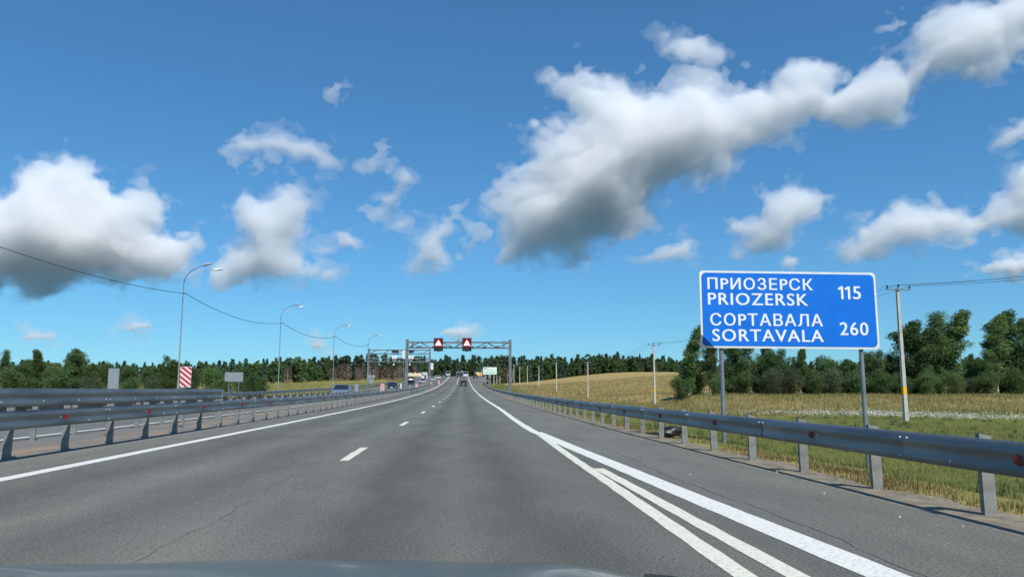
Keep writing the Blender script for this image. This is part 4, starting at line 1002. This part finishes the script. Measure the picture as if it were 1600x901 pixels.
# ------------------------------------------------------------------ the car the picture is taken from: bonnet and front end
M['hood'] = mat('teal_blue_car_paint', (0.022, 0.050, 0.066), 0.25, 0.3, coat=0.6, col2=(0.028, 0.058, 0.074), scale=30)
cx = -0.30
cr = thing('camera_car', 'blue car bonnet along the bottom edge', 'car', (cx, 1.0, 0.0))
def bonnet_z(x, y):
    z = 0.963 - 0.135 * (y - 0.85) - 0.075 * max(0, (y - 1.35)) ** 1.4
    z -= 0.055 * (abs(x) / 0.8) ** 2.4 + 0.012 * x
    z += 0.012 * math.exp(-((abs(x) - 0.52) / 0.09) ** 2)
    return z
def sheet(name, xa, xb, ya, yb, f, nx=32, ny=20, th=0.02):
    vs = []; fs = []
    for j in range(ny + 1):
        for i in range(nx + 1):
            x = xa + (xb - xa) * i / nx; y = ya + (yb - ya) * j / ny; vs.append((x, y - 1.0, f(x, y)))
    n0 = len(vs); w = nx + 1
    vs += [(x, y, z - th) for x, y, z in vs]
    for j in range(ny):
        for i in range(nx):
            a = j * w + i; fs.append((a, a + 1, a + w + 1, a + w)); fs.append((n0 + a, n0 + a + w, n0 + a + w + 1, n0 + a + 1))
    for i in range(nx): fs += [(i, i + n0, i + 1 + n0, i + 1), (ny * w + i, ny * w + i + 1, ny * w + i + 1 + n0, ny * w + i + n0)]
    for j in range(ny): fs += [(j * w, (j + 1) * w, (j + 1) * w + n0, j * w + n0), (j * w + nx, j * w + nx + n0, (j + 1) * w + nx + n0, (j + 1) * w + nx)]
    return MB().add(vs, fs).build(name, M['hood'], cr, smooth=R(40))
sheet('bonnet', -0.74, 0.74, 0.80, 1.78, bonnet_z)
for s in (-1, 1):
    a, b = (0.748, 0.93) if s > 0 else (-0.93, -0.748)
    sheet('wing', a, b, 0.6, 1.85, lambda x, y: bonnet_z(0.745 * s, y) + 0.012 - 0.6 * (abs(x) - 0.745) ** 1.5, 8, 20, 0.4)
    MB().loft([[(s * 0.5, 0.80, 0.62), (s * 0.88, 0.66, 0.66), (s * 0.88, 0.62, 0.78), (s * 0.5, 0.74, 0.76)], [(s * 0.5, 0.95, 0.60), (s * 0.86, 0.80, 0.64), (s * 0.86, 0.74, 0.74), (s * 0.5, 0.86, 0.72)]]).build('headlight', M['lamp'], cr)
    t = MB().lathe([(0.2, -0.1), (0.31, -0.11), (0.33, -0.07), (0.33, 0.07), (0.31, 0.11), (0.2, 0.1)], 20, (s * 0.78, 0.25, 0.33), 'X').build('wheel', M['tyre'], cr, smooth=R(40))
    MB().lathe([(0.21, 0.0), (0.18, s * 0.12), (0.05, s * 0.10)], 14, (s * 0.78, 0.25, 0.33), 'X').build('rim', M['rim'], t)
MB().box((0, 0.84, 0.42), (1.6, 0.24, 0.36)).build('bumper', M['hood'], cr)
MB().box((0, 0.90, 0.68), (0.8, 0.08, 0.12)).build('grille', M['black'], cr)

# ------------------------------------------------------------------ litter and roadside growth
def trash_bag():
    bm = bmesh.new(); bmesh.ops.create_icosphere(bm, subdivisions=4, radius=1.0)
    rs = random.Random(3)
    for v in bm.verts:
        n = v.co.normalized(); q = 1 + 0.16 * math.sin(5 * n.x + 3 * n.z + 1) * math.cos(4 * n.y - 2 * n.z) + 0.10 * abs(math.sin(9 * n.x + 6 * n.y)) - 0.10 * abs(math.sin(11 * n.z + 7 * n.x))
        x, y, z = n * q
        sx = 0.33 if x < 0.25 else 0.33 * (1 + 0.35 * (x - 0.25))
        v.co = (x * sx, y * 0.19 * (1 - 0.25 * max(0, x)), max(-0.1, z * 0.14 * (1 - 0.35 * max(0, x)) + 0.05))
    me = bpy.data.meshes.new('trash_bag'); bm.to_mesh(me); bm.free(); me.shade_smooth(); me.materials.append(M['bag'])
    p = RP(5.62, 19.9)
    o = tag(put('trash_bag', me, None, (p.x, p.y, float(GZ(p.x, p.y)) + 0.12), (0, R(-8), R(12))), 'crumpled black plastic bag lying behind the right guardrail', 'bag')
    k = MB().tube([(0.30, 0, 0.02), (0.40, 0.02, 0.06), (0.47, 0.0, 0.12)], [0.05, 0.025, 0.06], 8).build('tied_neck', M['bag'], o)
trash_bag()
def blades(name, label, pts, h, w, material, lean=0.35, tone=None, cat='grass', seed=1):
    rs = np.random.default_rng(seed); n = len(pts)
    az = rs.uniform(0, 2 * np.pi, n); hh = h * rs.uniform(0.45, 1.25, n) if np.isscalar(h) else h * rs.uniform(0.5, 1.2, n)
    dx, dy = np.cos(az), np.sin(az); ln = hh * lean * rs.uniform(0.2, 1.4, n)
    ww = w if np.isscalar(w) else w
    b0 = pts + np.stack([-dy * ww, dx * ww, np.zeros(n)], 1); b1 = pts - np.stack([-dy * ww, dx * ww, np.zeros(n)], 1)
    tip = pts + np.stack([dx * ln, dy * ln, hh], 1)
    v = np.stack([b0, b1, tip], 1).reshape(-1, 3)
    me = bpy.data.meshes.new(name)
    me.vertices.add(3 * n); me.vertices.foreach_set('co', v.astype(np.float32).ravel())
    me.loops.add(3 * n); me.loops.foreach_set('vertex_index', np.arange(3 * n, dtype=np.int32))
    me.polygons.add(n); me.polygons.foreach_set('loop_start', np.arange(0, 3 * n, 3, dtype=np.int32)); me.polygons.foreach_set('loop_total', np.full(n, 3, np.int32))
    me.update(calc_edges=True)
    a_ = me.attributes.new('tone', 'FLOAT', 'FACE'); a_.data.foreach_set('value', np.clip(rs.normal(0.45, 0.2, n) + 0.33 * np.sin(pts[:, 0] * 0.9 + 2 * np.sin(pts[:, 1] * 0.37)) * np.sin(pts[:, 1] * 0.6 + np.sin(pts[:, 0] * 0.5)), 0, 1).astype(np.float32))
    me.materials.append(material)
    return tag(put(name, me), label, cat, None, 'stuff')
def scatter(n, xa, xb, ya, yb, seed, clump=None, power=1.6, thr=0.0):
    rs = np.random.default_rng(seed)
    y = ya + (yb - ya) * rs.uniform(0, 1, n) ** power; X = rs.uniform(xa, xb, n) if np.isscalar(xa) else 0
    x = X + XO(y)
    f = np.sin(x * 2.1 + 1.3 * np.sin(y * 1.7)) * np.sin(y * 1.3 + 2 * np.sin(x * 0.9)) + rs.normal(0, 0.45, n)
    k = f > thr; x, y = x[k], y[k]
    return np.stack([x, y, GZ(x, y) - 0.01], 1)
blades('verge_grass', 'short green grass on the bank behind the right guardrail', scatter(70000, 5.35, 13, 4.5, 48, 3, thr=0.05), 0.07, 0.007, M['grass'], seed=3)
blades('verge_grass', 'longer green grass of the ditch beyond the bank', scatter(60000, 8, 34, 14, 100, 4, thr=-0.1), 0.15, 0.014, M['grass'], seed=4)
blades('dry_grass', 'tall dry yellow grass before the tree clump', scatter(70000, 18, 95, 62, 118, 5, power=1.0, thr=-0.3), 0.42, 0.03, M['straw'], 0.35, seed=5)
blades('dry_grass', 'dry straw tufts among the verge grass', scatter(50000, 5.4, 30, 5, 80, 6, thr=0.1), 0.11, 0.009, M['straw'], 0.4, seed=6)
blades('roadside_weeds', 'reddish dry weeds at the feet of the right guardrail posts', scatter(16000, 5.1, 6.4, 4.5, 60, 7, thr=0.25), 0.10, 0.006, M['weed'], 0.8, cat='weeds', seed=7)
blades('field_grass', 'hay stubble and dry grass of the field on the right', scatter(90000, 16, 140, 110, 330, 8, power=0.9, thr=-0.4), 0.5, 0.06, M['straw'], 0.25, seed=8)
blades('field_grass', 'yellow green meadow grass beyond the oncoming lanes', scatter(50000, -90, -22, 40, 300, 9, power=1.1, thr=-0.2), 0.45, 0.05, M['straw'], 0.3, seed=9)
tw = scatter(900, 6.5, 40, 9, 75, 21, power=1.2, thr=0.3)
tw = np.repeat(tw, 26, 0) + np.random.default_rng(2).normal(0, 1, (len(tw) * 26, 3)) * np.array([0.09, 0.09, 0.0])
blades('tall_weeds', 'scattered darker weed tufts on the verge beyond the right guardrail', tw, 0.30, 0.012, M['leaf_alder'], 0.45, cat='weeds', seed=12)
pf = scatter(90000, 22, 46, 38, 72, 10, power=1.0, thr=0.0)
rq = np.random.default_rng(4)
pf = pf[np.abs(pf[:, 1] - 59.5 + 0.9 * (pf[:, 0] - 29)) < 7.0 * rq.uniform(0, 1, len(pf)) ** 1.1 * ss((pf[:, 0] - 22) / 9)]
pf[:, 2] += np.random.default_rng(5).uniform(0.2, 0.5, len(pf))
o_ = tag(put('daisy_flowers', leaf_mesh('daisy_flowers', pf, 0.04, M['petal'], np.random.default_rng(6), None, 1.0, 1.5)), 'band of white daisies in the meadow right of the sign', 'flowers', None, 'stuff')
lp = np.random.default_rng(8)
for k in range(9):
    X, y = (lp.uniform(3.2, 6.2), lp.uniform(5, 16)) if k < 12 else (lp.uniform(5.6, 7), lp.uniform(5, 12))
    p = RP(X, y); zg_ = float(max(GZ(p.x, p.y), p.z - 0.02 if X < 5.7 else -9)) + 0.018
    s_ = lp.uniform(0.008, 0.02)
    b = MB().lathe([(s_ * .4, -s_ * .8), (s_, -s_ * .3), (s_ * .9, s_ * .3), (s_ * .35, s_ * .7)], 6)
    b.v = [(vx * lp.uniform(.7, 1.2), vy * lp.uniform(.7, 1.2), vz) for vx, vy, vz in b.v]
    tag(b.build('pebble', M['concrete'], None, (p.x, p.y, zg_)), 'small pale pebble on the asphalt shoulder by the right guardrail', 'pebble', 'pale pebbles by the right guardrail')

# ------------------------------------------------------------------ clouds: closed bodies of scattering droplets, high above the land
def cloud_material(name, rho):
    m = bpy.data.materials.new(name); m.use_nodes = True
    n = m.node_tree.nodes; n.clear()
    out = n.new('ShaderNodeOutputMaterial'); pv = n.new('ShaderNodeVolumePrincipled')
    pv.inputs['Color'].default_value = (0.991, 0.992, 0.993, 1)
    pv.inputs['Anisotropy'].default_value = 0.0
    pv.inputs['Density'].default_value = rho
    pv.inputs['Density Attribute'].default_value = ''
    m.node_tree.links.new(pv.outputs[0], out.inputs['Volume'])
    return m
CLOUD_D = 2600.0
KPX = CLOUD_D / FPX                                   # metres per photo pixel at the cloud's distance
CORE, VEIL = cloud_material('cloud_core_droplets', 0.011), cloud_material('cloud_edge_droplets', 0.0065)
THIN = cloud_material('thin_cloud_droplets', 0.0085)
HALO = cloud_material('cloud_halo_droplets', 0.0035)
FHALO = cloud_material('far_cloud_halo_droplets', 0.002)
FAR_D = 7500.0
FCORE, FVEIL = cloud_material('far_cloud_core_droplets', 0.012), cloud_material('far_cloud_edge_droplets', 0.007)
cam_m = cam.rotation_euler.to_matrix()
c_right, c_up, c_fwd = cam_m @ Vector((1, 0, 0)), cam_m @ Vector((0, 1, 0)), cam_m @ Vector((0, 0, -1))
def poly_dist(poly, u, v):
    P = np.array(poly, float); B = np.roll(P, -1, 0)
    U, V = np.meshgrid(u, v, indexing='ij'); q = np.stack([U.ravel(), V.ravel()], 1)
    ins = np.zeros(len(q), bool); dist = np.full(len(q), 1e9)
    for a, b in zip(P, B):
        if a[1] != b[1]:
            c = ((a[1] > q[:, 1]) != (b[1] > q[:, 1])); xi = a[0] + (q[:, 1] - a[1]) / (b[1] - a[1]) * (b[0] - a[0])
            ins ^= c & (q[:, 0] < xi)
        ab = b - a; t = np.clip(((q - a) @ ab) / max(ab @ ab, 1e-9), 0, 1)
        dist = np.minimum(dist, np.hypot(*(q - a - t[:, None] * ab).T))
    return np.where(ins, dist, -dist).reshape(U.shape)
def spline_w(c, L):                                   # cubic B-spline weights of a lattice with spacing L
    x = (c - c[0]) / L; i = np.floor(x).astype(int); f = x - i
    W = np.zeros((len(c), i.max() + 4), np.float32); r = np.arange(len(c))
    W[r, i] = (1 - f) ** 3 / 6; W[r, i + 1] = (3 * f ** 3 - 6 * f ** 2 + 4) / 6
    W[r, i + 2] = (-3 * f ** 3 + 3 * f ** 2 + 3 * f + 1) / 6; W[r, i + 3] = f ** 3 / 6
    return W
def lattice_noise(rs, u, v, w, L, st=(1, 1, 1)):
    A, B, D = spline_w(u, L * st[0]), spline_w(v, L * st[1]), spline_w(w, L * st[2])
    g = rs.normal(size=(A.shape[1], B.shape[1], D.shape[1])).astype(np.float32)
    g = np.tensordot(A, g, (1, 0)); g = np.tensordot(g, B, (1, 1)); g = np.tensordot(g, D, (1, 1))
    return g / 0.33
def surface_nets(f, u, v, w):
    ins = f > 0
    n = ins[:-1, :-1, :-1].astype(np.int8)
    S = lambda a, i, j, k: a[i:a.shape[0] - 1 + i, j:a.shape[1] - 1 + j, k:a.shape[2] - 1 + k]
    cnt = sum(S(ins, i, j, k).astype(np.int8) for i in (0, 1) for j in (0, 1) for k in (0, 1))
    act = (cnt > 0) & (cnt < 8); I = np.argwhere(act)
    if len(I) == 0: return None
    idx = np.full(act.shape, -1, np.int32); idx[act] = np.arange(len(I))
    cor = [(i, j, k) for i in (0, 1) for j in (0, 1) for k in (0, 1)]
    val = {c: f[I[:, 0] + c[0], I[:, 1] + c[1], I[:, 2] + c[2]] for c in cor}
    acc = np.zeros((len(I), 3)); num = np.zeros(len(I))
    for c in cor:
        for ax in range(3):
            if c[ax] == 0:
                d = list(c); d[ax] = 1; a, b = val[c], val[tuple(d)]
                m = (a > 0) != (b > 0); t = np.where(m, a / np.where(m, a - b, 1), 0)
                p = np.array(c, float) + np.eye(3)[ax] * t[:, None]
                acc += p * m[:, None]; num += m
    P = I + acc / num[:, None]
    st = np.array([u[1] - u[0], v[1] - v[0], w[1] - w[0]]); P = P * st + np.array([u[0], v[0], w[0]])
    F = []
    for ax in range(3):
        a = np.moveaxis(ins, ax, 0); ix = np.moveaxis(idx, ax, 0)
        x = a[:-1, 1:-1, 1:-1] != a[1:, 1:-1, 1:-1]; sgn = a[:-1, 1:-1, 1:-1]
        e = np.argwhere(x); s_ = sgn[x]; i, j, k = e.T
        q = np.stack([ix[i, j, k], ix[i, j + 1, k], ix[i, j + 1, k + 1], ix[i, j, k + 1]], 1)
        fl = s_ if ax != 1 else ~s_
        q[~fl] = q[~fl][:, ::-1]; F.append(q)
    return P, np.concatenate(F)
def mesh_np(name, v, q, material):
    n = len(q); me = bpy.data.meshes.new(name)
    me.vertices.add(len(v)); me.vertices.foreach_set('co', np.ascontiguousarray(v, np.float32).ravel())
    me.loops.add(4 * n); me.loops.foreach_set('vertex_index', np.ascontiguousarray(q, np.int32).ravel())
    me.polygons.add(n); me.polygons.foreach_set('loop_start', np.arange(0, 4 * n, 4, dtype=np.int32)); me.polygons.foreach_set('loop_total', np.full(n, 4, np.int32))
    me.update(calc_edges=True); me.materials.append(material)
    return me
NQ = [0]
def edge(f):
    f = f.copy(); f[[0, -1]] = f[:, [0, -1]] = f[:, :, [0, -1]] = -9
    return f
def make_cloud(label, poly, seed, amp=0.30, billow=0.7, soft=6.0, thick=0.65, vox=3.0, grow=0.0, wisp=False, far=False):
    D = FAR_D if far else CLOUD_D
    rs = np.random.default_rng(seed)
    P = np.array(poly, float); pad = 26.0
    u = np.arange(P[:, 0].min() - pad, P[:, 0].max() + pad, vox); v = np.arange(P[:, 1].min() - pad, P[:, 1].max() + pad, vox)
    d2 = poly_dist(poly, u, v) + grow - 5.0; dm = d2.max(); Rz = thick * dm
    wm = math.sqrt(2 * Rz * dm) + pad * 0.7; w = np.arange(-wm, wm, vox * 1.25)
    # near the base the body is thinner, so that light leaks less evenly through it
    dp = np.maximum(d2, 4.0)
    s = d2[:, :, None] - dp[:, :, None] * (w[None, None, :] / (1.25 * thick * (dp[:, :, None] + 9.0))) ** 2
    s = s.astype(np.float32)
    L = min(75.0, max(20.0, dm * 1.0)); a = 1.05 * amp * L
    while L >= max(4.2, vox * 1.7):
        n = lattice_noise(rs, u, v, w, L, (1, 0.85, 1))
        s += (0.5 * a * ((1 - billow) * n + billow * 1.7 * (np.abs(n) - 0.8))).astype(np.float32)
        L *= 0.55; a *= 0.755
    if wisp: s += 2.0
    if far: s += 3.0
    s[[0, -1]] = s[:, [0, -1]] = s[:, :, [0, -1]] = -9
    cu, cv = P[:, 0].mean(), P[:, 1].mean()
    o3 = Vector((0, 0, CAM_H)) + (c_fwd + c_right * ((cu - 800) / FPX) + c_up * ((450.5 - cv) / FPX)) * D
    torn = (6.5 * lattice_noise(rs, u, v, w, 17.0, (1.2, 0.8, 1.4)) + 5.0 * lattice_noise(rs, u, v, w, 8.5, (1, 0.8, 1.4)) + 3.0 * lattice_noise(rs, u, v, w, 5.0, (1, 1, 1.5))).astype(np.float32)
    TS = 1 if vox < 2.3 else 1
    root = None
    for nm, th, m in ((('cloud', -2.0, THIN),) if wisp else (('cloud', -2.0, FHALO if far else HALO), ('body', 2.0, FVEIL if far else VEIL), ('core', soft * 1.3 + 2.0, FCORE if far else CORE))):
        r = surface_nets(edge(s + (0.9 * torn if wisp else 0) - th), u, v, w) if nm != 'cloud' or wisp else surface_nets(edge((s + torn)[::TS, ::TS, ::TS] - th), u[::TS], v[::TS], w[::TS])
        if r is None: continue
        q, F = r; NQ[0] += len(F)
        X = ((q[:, 0] - cu)[:, None] * np.array(c_right) - (q[:, 1] - cv)[:, None] * np.array(c_up) + q[:, 2][:, None] * np.array(c_fwd)) * (D / FPX)
        o = put(nm, mesh_np(nm, X, F, m), root, (0, 0, 0) if root else o3)
        if root is None: root = tag(o, label, 'cloud', 'clouds in the blue sky')
    return root
BIG = [(845,125),(862,105),(905,105),(935,125),(975,118),(1005,135),(1040,140),(1060,112),(1075,120),(1110,120),(1140,150),(1175,128),(1230,108),(1290,112),(1302,132),(1340,105),(1380,86),(1410,108),(1440,55),(1480,24),(1540,8),(1600,-30),(1680,-60),(1680,20),(1600,66),(1545,102),(1500,108),(1450,122),(1420,165),(1340,188),(1280,200),(1225,218),(1180,240),(1120,268),(1060,292),(1030,320),(1035,352),(990,378),(940,385),(905,410),(855,408),(800,412),(768,398),(785,360),(772,330),(780,290),(810,262),(825,225),(850,205),(888,172),(872,142)]
make_cloud('largest white cloud, reaching from above the gantry to the top right corner', BIG, 1, 0.26, 0.7, 6, 0.62, 3.0, 9)
make_cloud('small torn puff above the largest cloud', [(1012,55),(1040,50),(1070,48),(1100,56),(1122,72),(1132,98),(1112,112),(1085,104),(1062,108),(1042,92),(1035,72)], 2, 0.34, 0.4, 5, 0.7, 2.2, 1)
make_cloud('thin torn veil joining the puff to the largest cloud', [(1010,128),(1050,112),(1100,108),(1150,122),(1170,150),(1130,165),(1070,160),(1020,150)], 3, 0.5, 0.2, 5, 0.6, 2.5, 2, True)
LEFT = [(-70,300),(0,300),(26,285),(28,262),(60,247),(82,250),(98,234),(118,245),(150,262),(170,282),(180,302),(205,292),(225,286),(250,300),(270,325),(255,352),(282,360),(305,358),(314,380),(306,404),(298,430),(265,445),(225,452),(160,452),(100,452),(50,458),(0,462),(-70,462)]
make_cloud('tall white cloud with a flat grey base cut by the left edge', LEFT, 4, 0.24, 0.8, 6, 0.75, 2.8, 6)
make_cloud('leaning grey-white cloud right of the nearest street lamp', [(315,440),(330,415),(360,392),(385,370),(370,345),(362,325),(385,310),(420,308),(436,285),(460,277),(480,292),(496,320),(492,345),(470,375),(478,400),(490,425),(470,440),(430,447),(390,447),(350,450)], 5, 0.28, 0.65, 5, 0.6, 2.0, 6)
make_cloud('small bright puff at the right foot of the leaning cloud', [(488,436),(505,415),(530,408),(544,418),(530,436),(508,444)], 6, 0.3, 0.6, 4, 0.8, 1.8, 2)
make_cloud('small twin puffs right of the leaning cloud', [(482,388),(500,378),(520,380),(522,360),(545,355),(562,366),(575,388),(560,398),(535,392),(515,402),(492,402)], 7, 0.3, 0.5, 4, 0.7, 1.8, 2)
make_cloud('long flat pale cloud high left of centre', [(362,225),(385,206),(420,195),(455,205),(490,208),(510,220),(532,242),(530,265),(500,266),(470,256),(440,250),(410,248),(382,258),(375,238)], 8, 0.3, 0.3, 7, 0.55, 2.2, 1)
make_cloud('faint torn shreds below the long flat cloud', [(352,238),(372,222),(400,240),(425,246),(400,262),(368,262)], 9, 0.4, 0.2, 4, 0.6, 2.0, 1, True)
make_cloud('faint torn wisp left of the middle', [(560,245),(580,230),(605,228),(620,240),(600,265),(578,270)], 10, 0.4, 0.2, 5, 0.6, 2.0, 1, True)
make_cloud('small upright white puff above the far gantry', [(612,300),(612,275),(632,258),(648,268),(652,285),(635,300),(620,318),(600,318),(590,308)], 11, 0.3, 0.5, 5, 0.7, 1.8, 1)
make_cloud('faint shred left of the upright puff', [(560,330),(575,315),(595,318),(600,335),(580,345)], 12, 0.4, 0.2, 5, 0.6, 2.0, 0, True)
make_cloud('tiny round puff left of the triangular cloud', [(612,355),(615,340),(632,334),(648,345),(640,362),(625,370)], 13, 0.3, 0.5, 4, 0.8, 1.8, 2)
make_cloud('triangular white cloud above the left warning sign', [(632,418),(642,395),(640,372),(660,355),(685,345),(705,328),(715,345),(708,380),(712,405),(708,424),(670,427)], 14, 0.28, 0.5, 5, 0.6, 2.0, 1)
make_cloud('faint wisp between the triangular and the largest cloud', [(700,325),(718,312),(728,318),(715,335),(745,350),(765,335),(775,350),(760,385),(735,400),(730,375)], 15, 0.45, 0.2, 5, 0.6, 2.0, 0, True)
make_cloud('thin dark grey cloud scrap under the largest cloud', [(985,410),(1010,390),(1045,372),(1075,365),(1095,368),(1088,395),(1085,412),(1040,418)], 16, 0.32, 0.4, 5, 0.7, 2.0, 1)
make_cloud('upright white cloud just above the blue sign', [(1148,395),(1160,370),(1145,350),(1180,338),(1195,312),(1225,295),(1262,294),(1284,312),(1262,345),(1248,365),(1240,390),(1200,398)], 17, 0.28, 0.6, 5, 0.65, 2.0, 5)
make_cloud('small puff resting on the top of the blue sign', [(1212,410),(1222,395),(1250,393),(1256,408),(1240,420),(1220,420)], 18, 0.3, 0.5, 4, 0.8, 1.8, 1)
make_cloud('long white cloud at the right edge above the power line', [(1302,405),(1330,375),(1340,350),(1375,325),(1420,310),(1480,312),(1510,320),(1520,330),(1560,300),(1575,265),(1600,245),(1680,230),(1680,350),(1600,370),(1540,370),(1480,380),(1430,385),(1380,390),(1330,408)], 19, 0.26, 0.65, 6, 0.65, 2.6, 6)
make_cloud('thin slanting cloud high at the right edge', [(1545,232),(1570,195),(1600,178),(1660,160),(1660,215),(1600,225),(1570,238)], 20, 0.34, 0.3, 5, 0.6, 2.2, 0)
make_cloud('low flat white cloud just above the power line at the right', [(1520,428),(1545,405),(1580,397),(1640,398),(1640,432),(1570,432)], 21, 0.3, 0.6, 5, 0.7, 2.0, 1, far=True)
make_cloud('small white cloud resting behind the warning signs', [(682,522),(695,510),(720,506),(745,508),(748,518),(738,528),(700,528)], 22, 0.28, 0.6, 4, 0.8, 1.6, 2, far=True)
make_cloud('low pinkish cloud left of the nearest street lamp', [(183,518),(190,503),(215,497),(240,503),(235,514),(205,523)], 23, 0.3, 0.4, 4, 0.7, 1.6, 1, far=True)
make_cloud('small low cloud above the left trees', [(42,528),(48,516),(75,514),(98,522),(88,533),(60,534)], 24, 0.3, 0.4, 4, 0.7, 1.6, 1, far=True)
make_cloud('tiny bright low cloud right of the second street lamp', [(485,540),(495,531),(510,529),(516,538),(505,543)], 25, 0.3, 0.5, 3, 0.8, 1.5, 1, far=True)
make_cloud('tiny faint speck of cloud high left of centre', [(515,140),(525,125),(540,124),(534,138),(522,148)], 26, 0.4, 0.2, 4, 0.6, 1.8, 0, True)
make_cloud('tiny speck of cloud above the largest cloud', [(1390,45),(1398,36),(1408,40),(1404,50)], 27, 0.4, 0.2, 4, 0.6, 1.6, 1, True)
